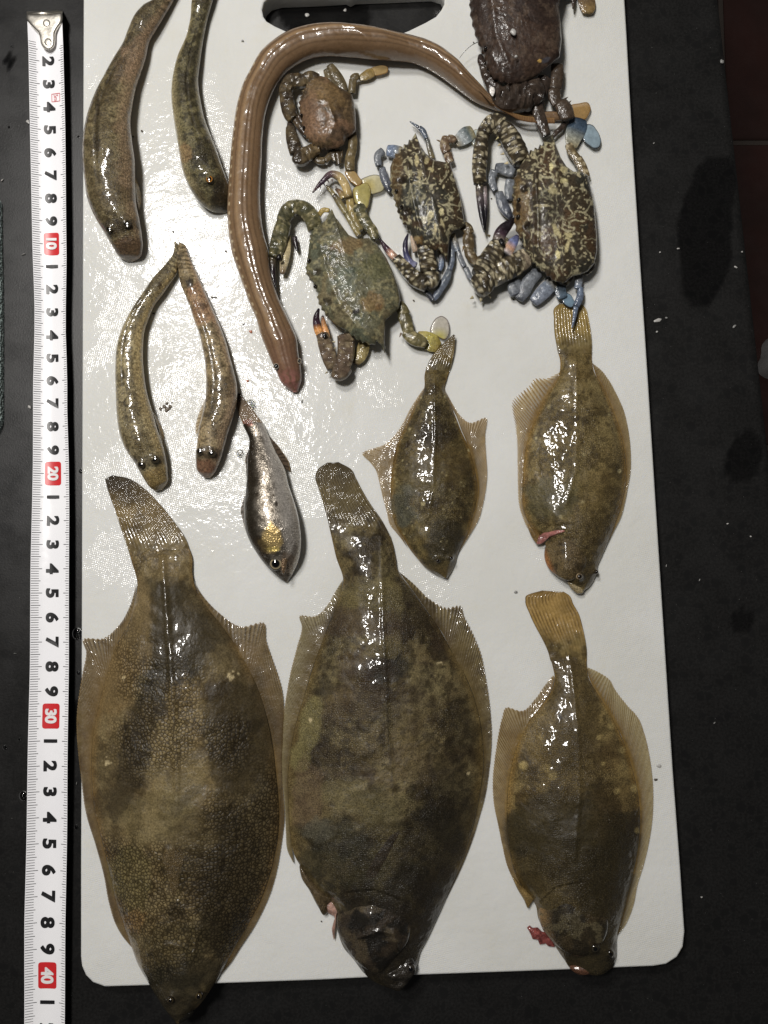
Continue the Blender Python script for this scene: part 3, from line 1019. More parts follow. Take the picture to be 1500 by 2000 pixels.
# ---- large flatfish, left
A_body = [(250, 1068, 364, 1058), (257, 1097, 375, 1087), (268, 1137, 376, 1122), (262, 1180, 386, 1158), (250, 1217, 406, 1188), (227, 1262, 440, 1232), (207, 1320, 478, 1290), (190, 1390, 508, 1355), (180, 1450, 528, 1430), (179, 1520, 540, 1515), (186, 1590, 545, 1585), (201, 1650, 541, 1645), (215, 1710, 526, 1710), (226, 1760, 508, 1760), (240, 1805, 485, 1804), (257, 1850, 461, 1846), (270, 1885, 440, 1885), (290, 1920, 420, 1920), (310, 1953, 398, 1952), (328, 1978, 378, 1976), (342, 1994, 360, 1992)]
A_left = [(267, 1140, 266, 1142), (262, 1180, 253, 1185), (252, 1213, 232, 1221), (240, 1237, 200, 1246), (230, 1255, 163, 1247), (218, 1290, 168, 1272), (206, 1325, 160, 1318), (190, 1390, 150, 1390), (180, 1450, 150, 1440), (179, 1520, 157, 1510), (186, 1590, 168, 1590), (201, 1650, 187, 1652), (215, 1710, 203, 1712), (226, 1760, 212, 1762), (240, 1805, 226, 1806), (250, 1830, 240, 1830)]
A_right = [(376, 1125, 377, 1130), (384, 1152, 390, 1155), (402, 1185, 428, 1197), (420, 1208, 470, 1223), (440, 1232, 514, 1215), (462, 1265, 520, 1250), (480, 1295, 532, 1285), (505, 1348, 551, 1345), (524, 1410, 555, 1400), (535, 1470, 552, 1470), (541, 1530, 552, 1530), (545, 1585, 556, 1592), (541, 1645, 549, 1655), (526, 1710, 537, 1717), (508, 1760, 521, 1763), (485, 1804, 498, 1808), (461, 1846, 472, 1848), (445, 1876, 450, 1882)]
A_tail = [(205, 934, 219, 928), (208, 948, 250, 934), (214, 968, 283, 955), (223, 992, 308, 980), (234, 1026, 336, 1014), (247, 1064, 362, 1052), (257, 1095, 374, 1085)]


def tail_paint(base, ray, tipc, tipd, seed=0, a0=0.92, blot=None, pat=None):
    def f(X, Y, U, V, R):
        c = np.zeros(X.shape + (3,)) + C(*base)
        c = mixc(c, C(*ray), 0.85 * ss(R, 0.45, 0.9) * (1 - ss(U, 0.5, 0.85)) * ss(fbm(X, Y, 30, seed + 8), 0.1, 0.6))
        c = mixc(c, C(*tipc), tipd * (1 - ss(U + 0.3 * (fbm(X, Y, 24, seed) - 0.5), 0.05, 0.55)))
        if blot: c = blobs(X, Y, c, blot, seed)
        n = fbm(X, Y, 26, seed + 5)
        c = c * (0.8 + 0.4 * n[..., None])
        if pat is not None:
            c2 = blobs(X, Y, pat['pattern'](X, Y), pat.get('blobs', []), pat.get('seed', 0))
            c = (c + (c2 - c) * ss(U + 0.3 * (n - 0.5), 0.5, 0.8)[..., None]) * pat.get('tint', OLIVE)
        return c, np.ones(X.shape) * a0 * (0.86 + 0.14 * ss(U, 0.0, 0.5)) * (0.9 + 0.1 * R)
    return f


def tail_sheet(rows, rays, fp, z0=0.8, z1=1.2, h=0.8, step=2.2, seed=0, jag=0.0):
    """caudal fin: rays run from the base (last row) to the tip (first row); thin oval section"""
    rows = np.asarray(rows, float)
    mid = (rows[:, :2] + rows[:, 2:]) / 2
    t = np.concatenate([[0], np.cumsum(np.hypot(*np.diff(mid, axis=0).T) + 0.3)]); Lt = t[-1]; t /= Lt
    nu = int(Lt / step) + 2; u = np.linspace(0, 1, nu)
    nv = int(max(np.hypot(rows[:, 2] - rows[:, 0], rows[:, 3] - rows[:, 1])) / 1.4) + 6
    v = np.linspace(0, 1, nv)
    R = cr(rows, t, u)
    ray = 0.5 + 0.5 * np.cos(2 * math.pi * v * rays)
    px = R[:, 0:1] + (R[:, 2:3] - R[:, 0:1]) * v; py = R[:, 1:2] + (R[:, 3:4] - R[:, 1:2]) * v
    if jag:
        k = jag * (1 - ray)[None, :] * np.exp(-u * Lt / 8)[:, None] * (0.4 + 1.2 * vn(v * 300, 0 * v, 9, seed))[None]
        d = (mid[-1] - mid[0]) / np.hypot(*(mid[-1] - mid[0]))
        px = px + d[0] * k; py = py + d[1] * k
    prof = np.clip(1 - (2 * v - 1) ** 2, 0, 1) ** 0.6
    z = (z0 + (z1 - z0) * u[:, None]) + h * (0.25 + 0.75 * u[:, None] ** 2) * prof[None] + 0.2 * (ray[None] - 0.5) * (1 - ss(u, 0.6, 1))[:, None]
    z = z + 0.7 * (fbm(px, py, 45, seed) - 0.5)
    V = P(px, py, B(np.maximum(z, 0.4)))
    Vb = P(px, py, B(np.maximum(z - 0.35 - h * prof[None] * u[:, None] ** 2, 0.2)))
    UU = np.broadcast_to(u[:, None], px.shape); RR = np.broadcast_to(ray[None], px.shape)
    c, a = fp(px, py, UU, np.broadcast_to(v[None], px.shape), RR)
    n = nu * nv
    q = np.concatenate([grid_faces(nu, nv)[:, ::-1], grid_faces(nu, nv, n)])
    i = np.arange(nu - 1); e0 = i * nv; e1 = e0 + nv - 1
    q = np.concatenate([q, np.stack([e0, e0 + nv, e0 + nv + n, e0 + n], -1), np.stack([e1, e1 + n, e1 + nv + n, e1 + nv], -1)])
    j = np.arange(nv - 1)
    q = np.concatenate([q, np.stack([j, j + n, j + 1 + n, j + 1], -1)])
    return np.concatenate([V.reshape(-1, 3), Vb.reshape(-1, 3)]), q, np.concatenate([c.reshape(-1, 3)] * 2), np.concatenate([a.ravel()] * 2)


def add_tail(parent, rows, rays, fp, **kw):
    V, Q, c, a = tail_sheet(rows, rays, fp, **kw)
    return make('tail_fin', V, Q, M_FIN, parent, c, a)


finA = fin_paint((126, 106, 72), (58, 45, 28), 0.82, 0.97, base=(104, 85, 55), blot=(78, 58, 32), seed=4)


def white_scar(L):
    def f(X, Y, c):
        for (x, y, r) in L:
            d = np.hypot(X - x, Y - y)
            n = fbm(X, Y, 7, 91, 2)
            c = mixc(c, C(205, 185, 145), 0.7 * ss(r - d + (n - 0.5) * r * 1.8, 0, 4) * ss(n, 0.4, 0.55))
        return c
    return f


A_polys = [([(285, 1165), (298, 1230), (296, 1300), (262, 1390), (236, 1470), (212, 1560), (222, 1600), (252, 1580), (285, 1500), (304, 1420), (330, 1360), (372, 1300), (420, 1262), (452, 1250), (420, 1205), (385, 1150), (330, 1120)], 9, (56, 48, 34), 0.62),
           ([(404, 1345), (440, 1335), (520, 1330), (552, 1450), (552, 1600), (524, 1712), (480, 1800), (420, 1870), (392, 1830), (386, 1760), (398, 1700), (428, 1630), (410, 1520), (396, 1420)], 9, (52, 44, 29), 0.6)]
A = dict(polys=A_polys, body=A_body, seed=3, mat=M_SOLE, step=2.8, b=0.92,
         top=[(0, 0.6), (0.03, 2.6), (0.1, 5), (0.3, 9.5), (0.55, 11.5), (0.75, 11), (0.9, 9), (0.97, 6), (1, 2.5)],
         zb=[(0, 0.8), (0.06, 1.8), (1, 2.0)], bot=[(0, 1.2), (1, 1.5)],
         pattern=fish_pattern((116, 99, 68), (72, 60, 40), (134, 118, 86), 70, 3, (60, 48, 30), 0.35, 5, edge=(122, 94, 54), dk=0.5, lt=0.45),
         blobs=[(335, 1215, 70, 90, (58, 52, 38), 0.75), (300, 1330, 40, 60, (66, 60, 44), 0.6), (420, 1240, 60, 60, (70, 60, 42), 0.5),
                (240, 1260, 45, 100, (124, 104, 72), 0.6, 0.1), (215, 1350, 40, 90, (122, 100, 66), 0.55),
                (480, 1440, 70, 120, (60, 49, 32), 0.7), (420, 1350, 24, 24, (50, 38, 24), 0.6), (497, 1415, 14, 18, (42, 34, 24), 0.75), (235, 1540, 42, 60, (66, 54, 36), 0.6, 0.4),
                (250, 1450, 40, 60, (70, 58, 38), 0.55, 0.5), (350, 1420, 50, 80, (128, 108, 74), 0.5), (330, 1500, 60, 120, (124, 110, 78), 0.35), (300, 1600, 60, 60, (124, 112, 78), 0.25),
                (360, 1565, 46, 13, (70, 62, 48), 0.5, -0.7), (420, 1650, 70, 90, (72, 62, 42), 0.6), (440, 1740, 60, 110, (62, 52, 36), 0.65), (350, 1690, 12, 40, (66, 56, 36), 0.8), (322, 1690, 10, 26, (60, 50, 30), 0.7),
                (260, 1720, 40, 60, (112, 102, 66), 0.5), (345, 1780, 20, 20, (58, 50, 36), 0.6), (260, 1800, 24, 20, (134, 104, 66), 0.6), (425, 1830, 60, 50, (48, 42, 28), 0.65), (330, 1850, 50, 50, (74, 66, 44), 0.5),
                (340, 1950, 70, 60, (36, 33, 25), 0.8), (300, 1900, 40, 26, (58, 52, 36), 0.5), (390, 1900, 60, 40, (40, 36, 26), 0.7)],
         post=white_scar([(238, 1322, 6), (455, 1318, 8), (207, 1488, 8), (310, 1745, 7)]),
         ridges=[([(318, 1090), (330, 1250), (345, 1500), (345, 1760)], 6, 0.7), ([(345, 1765), (372, 1780), (385, 1820), (380, 1860)], 5, 0.6),
                 ([(290, 1860), (320, 1845), (365, 1850), (390, 1880)], 6, 0.6), ([(330, 1660), (318, 1700), (326, 1745)], 6, 0.6)],
         steps=[([(300, 1870), (292, 1840), (312, 1800), (345, 1762), (368, 1790), (372, 1830)], 12, 0.9)],
         humps=[(388, 1940, 14, 2.2), (335, 1948, 13, 2.0), (360, 1905, 20, 1.0), (430, 1880, 10, 1.2)],
         fins=[('dorsal_fin', A_left, 74, finA, dict(z0=1.9, z1=0.9, skew=0.11)), ('anal_fin', A_right, 72, finA, dict(z0=1.9, z1=0.9, skew=0.11))],
         eyes=[((389, 1944, 9.6, 8), dict(iris=(64, 54, 34), ring=0.5, h=1.6)), ((334, 1952, 9.0, 7), dict(iris=(56, 48, 30), ring=0.5, h=1.4))])
fa = flatfish('flatfish', 'largest flatfish, mottled brown with honeycomb scales, beside the measuring tape, head over the board edge', A)
add_tail(fa, A_tail, 17, tail_paint((120, 100, 64), (62, 50, 32), (40, 32, 24), 0.8, 2, 1.0, [(272, 1018, 12, 20, (62, 50, 34), 0.6), (255, 1040, 8, 12, (66, 54, 34), 0.6), (345, 1075, 24, 20, (62, 52, 36), 0.5)], pat=A), seed=2, h=1.0, jag=4)
flap('pectoral_fin', fa, [(318, 1668), (334, 1655), (356, 1650), (362, 1668), (352, 1710), (345, 1745), (338, 1752), (330, 1720)], 11.8, 0.5, (92, 78, 52), M_FLAT, 5, noise=20)
flap('jaw', fa, [(330, 1968), (345, 1962), (372, 1962), (380, 1975), (366, 1990), (352, 1997), (338, 1986)], 3.5, 3.0, (26, 24, 18), M_FLAT, 6, hb=2)

# ---- large flatfish, centre
B_body = [(641, 1020, 751, 1025), (650, 1060, 766, 1058), (657, 1090, 773, 1090), (670, 1130, 779, 1118), (664, 1163, 803, 1150), (650, 1200, 830, 1188), (630, 1250, 858, 1228), (611, 1303, 884, 1275), (593, 1362, 909, 1320), (577, 1415, 930, 1375), (567, 1465, 942, 1435), (562, 1520, 945, 1495), (563, 1570, 938, 1548), (566, 1620, 927, 1600), (573, 1665, 912, 1652), (592, 1700, 897, 1695), (615, 1732, 880, 1733), (642, 1756, 864, 1770), (656, 1790, 849, 1803), (660, 1820, 834, 1835), (672, 1852, 820, 1862), (692, 1876, 814, 1885), (712, 1902, 805, 1903), (735, 1920, 797, 1920), (765, 1930, 788, 1930)]
B_left = [(670, 1131, 669, 1133), (665, 1160, 653, 1158), (656, 1185, 638, 1183), (648, 1203, 615, 1203), (640, 1222, 585, 1202), (634, 1240, 589, 1222), (622, 1272, 580, 1262), (608, 1310, 568, 1308), (593, 1362, 557, 1370), (577, 1415, 550, 1425), (567, 1465, 549, 1468), (562, 1520, 551, 1520), (563, 1570, 556, 1575), (566, 1620, 558, 1625), (570, 1655, 561, 1660)]
B_right = [(779, 1118, 780, 1117), (800, 1145, 806, 1138), (818, 1170, 840, 1170), (832, 1190, 872, 1186), (848, 1213, 900, 1182), (862, 1233, 907, 1202), (876, 1260, 926, 1240), (892, 1290, 941, 1280), (909, 1320, 948, 1315), (930, 1375, 957, 1375), (942, 1435, 961, 1440), (945, 1495, 957, 1495), (938, 1548, 949, 1550), (927, 1600, 935, 1602), (912, 1652, 918, 1655), (897, 1695, 900, 1698), (880, 1733, 882, 1735)]
B_tail = [(640, 903, 660, 902), (622, 915, 684, 915), (616, 932, 694, 932), (622, 953, 706, 955), (630, 980, 722, 982), (640, 1015, 745, 1015), (649, 1050, 764, 1050)]
finB = fin_paint((146, 132, 98), (82, 68, 44), 0.84, 0.97, base=(98, 84, 56), seed=8)
finB2 = fin_paint((130, 114, 80), (58, 48, 30), 0.88, 0.97, base=(84, 70, 46), blot=(56, 44, 28), seed=9)


def gillcover_B(root):
    out = [(690, 1742), (730, 1738), (775, 1752), (800, 1790), (798, 1835), (770, 1872), (735, 1900), (702, 1882), (676, 1852), (661, 1822), (657, 1795), (667, 1768)]

    def paint(X, Y, R):
        c = np.zeros(X.shape + (3,)) + C(52, 44, 34)
        c = mixc(c, C(30, 27, 22), ss(fbm(X, Y, 40, 31), 0.45, 0.62))
        c = mixc(c, C(84, 74, 56), 0.6 * ss(fbm(X, Y, 26, 35), 0.6, 0.72))
        return c
    put('gill_cover', dome(out, lambda X, Y: 3.5 + 5.0 * ss(X, 660, 730), 5.2, 2, paint, nr=26, a=2.2, b=0.6,
                           relief=lambda X, Y, R: 0.9 * (fbm(X, Y, 26, 3) - 0.5) + 0.9 * np.exp(-(dpoly(X, Y, [(700, 1830), (740, 1818), (770, 1822), (775, 1850)])[0] / 5) ** 2)), M_FLAT, root)
    flap('gill', root, [(630, 1768), (660, 1750), (690, 1742), (680, 1760), (662, 1775), (655, 1800), (652, 1836), (648, 1815), (652, 1790), (642, 1784)], 1.6, 1.6, (150, 120, 108), M_MEAT, 3, var=0.5, noise=7)
    flap('pelvic_fin', root, [(585, 1690), (604, 1712), (640, 1748), (652, 1756), (640, 1768), (640, 1782), (634, 1788), (622, 1772), (604, 1738), (588, 1712)], 2.4, 2.2, (78, 66, 46), M_FLAT, 4, hb=1.5)
    # knobbly snout
    flap('snout', root, [(745, 1880), (760, 1862), (785, 1858), (806, 1872), (812, 1895), (800, 1915), (785, 1930), (765, 1929), (748, 1912)], 4.6, 2.4, (44, 40, 34), M_FLAT, 9, hb=2.5, var=0.5, noise=14,
         relief=lambda X, Y, R: 2.6 * (fbm(X, Y, 17, 13, 3) - 0.5))
    flap('pectoral_fin', root, [(783, 1618), (770, 1650), (748, 1690), (722, 1722), (712, 1718), (722, 1688), (745, 1652), (765, 1628)], 12.6, 0.7, (52, 44, 32), M_FLAT, 2)


Bs = dict(body=B_body, seed=15, mat=M_FLAT, step=2.8, b=0.92,
          top=[(0, 0.6), (0.03, 2.8), (0.1, 5.5), (0.3, 11), (0.55, 13), (0.75, 12), (0.86, 9.5), (0.93, 7), (1, 2.5)],
          pattern=fish_pattern((96, 83, 57), (46, 37, 26), (118, 106, 76), 62, 15, (36, 29, 18), 0.55, 4, edge=(118, 98, 60), dk=0.75, lt=0.5),
          blobs=[(730, 1180, 60, 50, (112, 100, 66), 0.6), (715, 1210, 90, 26, (70, 56, 42), 0.7), (830, 1210, 50, 60, (50, 40, 26), 0.6), (760, 1300, 40, 30, (32, 29, 22), 0.75), (640, 1190, 20, 24, (60, 50, 30), 0.4),
                 (700, 1300, 70, 40, (58, 44, 32), 0.55), (750, 1265, 40, 16, (104, 92, 62), 0.6), (638, 1345, 22, 18, (54, 48, 36), 0.65), (860, 1250, 30, 40, (62, 48, 34), 0.5), (690, 1370, 60, 40, (76, 62, 46), 0.5),
                 (800, 1390, 60, 40, (72, 60, 44), 0.4), (900, 1420, 30, 60, (50, 42, 28), 0.6), (600, 1440, 20, 70, (122, 112, 74), 0.7, 0.2), (650, 1480, 26, 24, (52, 42, 28), 0.6), (700, 1500, 24, 22, (56, 46, 30), 0.6), (775, 1475, 18, 14, (52, 40, 28), 0.6),
                 (660, 1520, 60, 24, (66, 54, 44), 0.5), (700, 1570, 70, 50, (104, 94, 66), 0.6), (800, 1500, 60, 40, (98, 84, 60), 0.5), (870, 1560, 60, 80, (44, 38, 28), 0.65), (600, 1560, 30, 60, (104, 86, 66), 0.55), (640, 1640, 60, 40, (48, 46, 36), 0.6), (625, 1620, 26, 26, (88, 84, 72), 0.6),
                 (760, 1600, 40, 60, (86, 78, 54), 0.5), (840, 1660, 60, 80, (40, 35, 26), 0.7), (680, 1690, 80, 40, (50, 47, 35), 0.6), (750, 1720, 60, 40, (66, 60, 42), 0.5), (760, 1820, 130, 110, (38, 33, 26), 0.8), (850, 1750, 40, 80, (40, 34, 26), 0.6)],
          lines=[([(745, 1190), (755, 1300), (758, 1440), (770, 1560), (795, 1610)], 3.0, (40, 34, 24), 0.5)],
          ridges=[([(745, 1050), (748, 1200), (757, 1440), (770, 1560), (795, 1610)], 5, 0.5), ([(565, 1640), (620, 1655), (660, 1640)], 8, -0.5)],
          steps=[([(680, 1742), (730, 1738), (780, 1755)], 12, -0.8)],
          humps=[(801, 1890, 10, 2.0), (640, 1350, 10, -0.5)],
          post=white_scar([(604, 1407, 4), (858, 1297, 6), (914, 1510, 4)]),
          fins=[('dorsal_fin', B_left, 70, finB, dict(z0=1.8, z1=0.9, skew=0.1)), ('anal_fin', B_right, 62, finB2, dict(z0=1.8, z1=0.9, jag=0.08))],
          eyes=[((802, 1890, 12.0, 9), dict(iris=(50, 46, 40), ring=0.5, h=1.7)), ((760, 1872, 12.0, 7), dict(iris=(52, 46, 38), ring=0.5, h=1.4))], extra=[gillcover_B])
fb = flatfish('flatfish', 'large dark mottled flatfish in the middle with its gill cover raised', Bs)
add_tail(fb, B_tail, 15, tail_paint((104, 90, 60), (58, 48, 30), (66, 54, 36), 0.5, 12, 1.0, [(708, 1000, 20, 14, (64, 52, 36), 0.4), (660, 1020, 14, 12, (56, 46, 30), 0.5), (755, 1050, 16, 22, (60, 48, 32), 0.5)], pat=Bs), seed=12, h=1.1, jag=5)

# ---- small flatfish, mid right
C_body = [(833, 716, 880, 718), (829, 735, 872, 742), (829, 755, 868, 758), (820, 778, 876, 778), (808, 800, 884, 800), (798, 822, 892, 820), (786, 845, 902, 845), (775, 870, 913, 868), (768, 900, 922, 895), (764, 930, 929, 925), (763, 960, 933, 955), (765, 990, 930, 985), (771, 1020, 922, 1015), (784, 1046, 912, 1045), (800, 1072, 900, 1068), (816, 1092, 892, 1088), (832, 1110, 888, 1103), (850, 1122, 881, 1118), (866, 1129, 874, 1129)]
C_left = [(829, 757, 828, 758), (820, 778, 813, 779), (808, 800, 800, 800), (798, 822, 789, 822), (786, 845, 772, 848), (779, 862, 750, 868), (775, 872, 707, 885), (770, 892, 722, 902), (767, 912, 733, 917), (764, 940, 741, 945), (763, 965, 747, 970), (766, 995, 755, 1000), (771, 1020, 761, 1024), (784, 1046, 779, 1045)]
C_right = [(868, 758, 869, 761), (880, 790, 886, 792), (892, 815, 900, 812), (902, 842, 922, 825), (910, 860, 949, 815), (916, 878, 948, 850), (922, 898, 950, 890), (929, 925, 952, 920), (933, 955, 950, 952), (930, 985, 944, 984), (922, 1015, 935, 1015), (912, 1045, 918, 1045), (900, 1068, 903, 1068)]
C_tail = [(886, 653, 889, 655), (872, 665, 888, 672), (857, 679, 887, 684), (845, 694, 884, 702), (837, 708, 881, 716), (831, 724, 876, 730)]
finC = fin_paint((172, 146, 102), (96, 74, 42), 0.6, 0.95, base=(100, 84, 52), seed=18)


def spots(L, col=(172, 160, 124)):
    def f(X, Y, c):
        for (x, y, r, s) in L:
            c = mixc(c, C(*col), s * ss(r * 1.3 - np.hypot(X - x, Y - y), 0, r * 0.7))
        return c
    return f


cs_ = np.random.RandomState(5)
Cspots = [(770 + 160 * cs_.rand(), 800 + 260 * cs_.rand(), 1.2 + 1.4 * cs_.rand(), 0.15 + 0.35 * cs_.rand()) for _ in range(70)] + [(826, 984, 4.5, 0.9), (916, 879, 3, 0.8), (800, 838, 3, 0.6), (822, 776, 3, 0.7), (869, 775, 3, 0.6), (890, 825, 3, 0.6), (840, 826, 3, 0.5)]
GOLD = np.array([0.98, 0.985, 0.90])
Cs = dict(tint=GOLD, body=C_body, seed=25, mat=M_FLAT, step=2.2, b=0.92,
          top=[(0, 0.4), (0.04, 1.6), (0.1, 2.6), (0.3, 5), (0.55, 7), (0.8, 6.5), (0.93, 4.5), (1, 1.5)], zb=[(0, 0.8), (0.06, 1.4), (1, 1.4)],
          pattern=fish_pattern((96, 83, 54), (56, 47, 30), (112, 100, 70), 34, 25, (44, 36, 22), 0.45, 3, edge=(134, 104, 54), dk=0.6, lt=0.4),
          blobs=[(855, 850, 34, 24, (46, 38, 26), 0.7), (870, 910, 50, 40, (66, 54, 34), 0.5), (790, 1000, 26, 40, (78, 80, 72), 0.6), (830, 930, 50, 40, (76, 68, 46), 0.4), (865, 1060, 36, 40, (46, 42, 32), 0.7), (818, 806, 5, 5, (36, 28, 18), 0.8), (797, 868, 5, 5, (40, 30, 18), 0.8), (848, 760, 12, 10, (50, 40, 26), 0.6), (755, 880, 14, 8, (60, 28, 22), 0.5), (860, 1120, 30, 16, (92, 78, 52), 0.6)],
          post=spots(Cspots), ridges=[([(848, 730), (850, 850), (845, 960), (836, 1010)], 3, 0.4)], steps=[([(806, 1060), (800, 1040), (815, 1018), (840, 1005), (855, 1020)], 8, 0.5)],
          humps=[(855, 1094, 7, 1.6), (880, 1089, 7, 1.6), (868, 1075, 5, 0.8)],
          fins=[('dorsal_fin', C_left, 46, finC, dict(z0=1.4, z1=0.8, step=1.2)), ('anal_fin', C_right, 44, finC, dict(z0=1.4, z1=0.8, step=1.2))],
          eyes=[((855, 1095, 6.2, 4.6), dict(iris=(60, 50, 36), ring=0.55, h=1.2)), ((881, 1090, 6.0, 4.6), dict(iris=(60, 50, 36), ring=0.55, h=1.2))])
fc_ = flatfish('flatfish', 'small diamond shaped flatfish with pale pinhead spots, its tail touching the green crab\'s paddle', Cs)
add_tail(fc_, C_tail, 9, tail_paint((120, 102, 62), (58, 48, 30), (70, 58, 36), 0.4, 22, 0.97, pat=Cs), z0=3.4, z1=1.0, h=0.6, seed=22, step=1.5)

# ---- flatfish, upper right
D_body = [(1088, 682, 1156, 682), (1094, 706, 1156, 704), (1092, 730, 1160, 725), (1079, 755, 1172, 748), (1063, 782, 1185, 775), (1048, 812, 1198, 805), (1035, 842, 1210, 840), (1027, 872, 1219, 875), (1022, 905, 1223, 910), (1020, 945, 1222, 945), (1020, 980, 1215, 980), (1026, 1008, 1208, 1005), (1042, 1034, 1197, 1034), (1064, 1060, 1187, 1060), (1066, 1085, 1176, 1085), (1070, 1105, 1167, 1106), (1083, 1122, 1164, 1122), (1103, 1137, 1158, 1137), (1122, 1150, 1149, 1148), (1130, 1155, 1142, 1153)]
D_left = [(1093, 728, 1091, 728), (1087, 741, 1066, 739), (1080, 753, 1047, 738), (1071, 769, 1030, 755), (1063, 782, 1012, 770), (1053, 802, 1000, 782), (1045, 822, 1001, 805), (1036, 842, 1006, 832), (1027, 872, 1009, 865), (1022, 905, 1010, 905), (1020, 945, 1011, 948), (1020, 980, 1013, 985), (1026, 1008, 1021, 1012), (1036, 1026, 1031, 1033)]
D_right = [(1156, 706, 1157, 709), (1163, 730, 1176, 724), (1172, 748, 1191, 744), (1185, 775, 1206, 772), (1198, 805, 1219, 802), (1210, 840, 1228, 842), (1219, 875, 1232, 880), (1223, 910, 1232, 918), (1222, 945, 1228, 945), (1215, 980, 1221, 982), (1208, 1005, 1214, 1008), (1197, 1034, 1200, 1036)]
D_tail = [(1094, 592, 1135, 593), (1084, 600, 1143, 601), (1082, 622, 1149, 620), (1083, 650, 1154, 648), (1087, 675, 1156, 673), (1090, 690, 1156, 690)]
finD = fin_paint((196, 172, 120), (128, 96, 54), 0.5, 0.95, base=(112, 92, 56), seed=28)
finD2 = fin_paint((150, 130, 90), (104, 86, 54), 0.7, 0.95, base=(106, 88, 52), seed=29)


def D_extra(root):
    flap('gill', root, [(1048, 1052), (1056, 1044), (1075, 1036), (1098, 1032), (1110, 1035), (1096, 1041), (1080, 1047), (1066, 1052), (1058, 1062), (1049, 1063)], lambda X, Y: 3.2 + 5.0 * ss(X, 1050, 1105), 1.2, (136, 90, 84), M_MEAT, 3, hb=2, var=0.6, noise=7)
    flap('pelvic_fin', root, [(1030, 1022), (1040, 1030), (1052, 1040), (1056, 1050), (1050, 1065), (1044, 1058), (1034, 1040)], 2.4, 1.6, (120, 96, 56), M_FLAT, 4)

    def paint(X, Y, R):
        c = np.zeros(X.shape + (3,)) + C(96, 82, 56)
        c = mixc(c, C(50, 42, 28), 0.7 * ss(fbm(X, Y, 16, 5), 0.5, 0.66))
        c = mixc(c, C(172, 112, 62), 0.8 * ss(1090 - X + 0.4 * (Y - 1120), 0, 18))
        return c
    put('gill_cover', dome([(1068, 1062), (1090, 1048), (1115, 1044), (1138, 1060), (1146, 1090), (1138, 1118), (1115, 1134), (1090, 1126), (1070, 1108), (1063, 1086)], lambda X, Y: 3.0 + 3.6 * ss(X, 1068, 1105), 3.2, 1.5, paint, nr=18, b=0.6), M_FLAT, root)
    flap('jaw', root, [(1108, 1136), (1122, 1140), (1138, 1148), (1139, 1158), (1130, 1160), (1118, 1152)], 3.0, 1.6, (150, 136, 104), M_FLAT, 7, hb=1.6)


Ds = dict(tint=GOLD * 1.04, body=D_body, seed=35, mat=M_FLAT, step=2.4, b=0.92,
          top=[(0, 0.4), (0.04, 1.6), (0.1, 3), (0.3, 6.5), (0.55, 8.5), (0.8, 8), (0.93, 6), (1, 2)], zb=[(0, 0.8), (0.06, 1.5), (1, 1.6)],
          pattern=fish_pattern((114, 99, 67), (80, 68, 44), (128, 114, 80), 42, 35, (52, 42, 24), 0.6, 4.2, edge=(142, 110, 60), dk=0.45, lt=0.4),
          blobs=[(1080, 970, 50, 40, (70, 66, 48), 0.7), (1125, 950, 60, 30, (104, 94, 64), 0.3), (1170, 960, 40, 50, (84, 70, 44), 0.5), (1125, 818, 9, 6, (54, 44, 26), 0.8), (1150, 1060, 50, 60, (78, 66, 44), 0.5), (1140, 1125, 40, 30, (56, 48, 36), 0.6), (1120, 730, 40, 20, (88, 72, 42), 0.4), (1130, 690, 30, 12, (84, 70, 42), 0.5)],
          post=spots([(1047, 856, 3, 0.7), (1140, 888, 4, 0.4), (1210, 920, 4, 0.7), (1190, 810, 3, 0.4), (1072, 794, 4, 0.5), (1095, 1010, 4, 0.5), (1138, 980, 3, 0.5)]),
          ridges=[([(1125, 700), (1127, 820), (1125, 920), (1105, 985)], 4, 0.4)], humps=[(1131, 1126, 8, 1.8), (1163, 1116, 7, 1.6), (1085, 1000, 20, 1.0)],
          steps=[([(1050, 1042), (1075, 1026), (1110, 1022)], 8, -0.7)],
          fins=[('dorsal_fin', D_left, 34, finD, dict(z0=1.6, z1=1.2, jag=0.2, step=1.0)), ('anal_fin', D_right, 50, finD2, dict(z0=1.6, z1=1.0, step=1.2, jag=0.06))],
          eyes=[((1131, 1126, 6.5, 6.2), dict(iris=(66, 56, 44), ring=0.5, h=1.4, rim=(160, 140, 110))), ((1164, 1117, 5.6, 4.6), dict(iris=(50, 42, 30), ring=0.5, h=1.2))], extra=[D_extra])
fd = flatfish('flatfish', 'olive flatfish with torn left fin and red gill, below the biggest crab', Ds)
add_tail(fd, D_tail, 12, tail_paint((150, 128, 78), (92, 76, 44), (140, 118, 70), 0.2, 32, 0.94, pat=Ds), seed=32, h=0.7, z0=0.8, z1=1.1, step=1.5, jag=3)

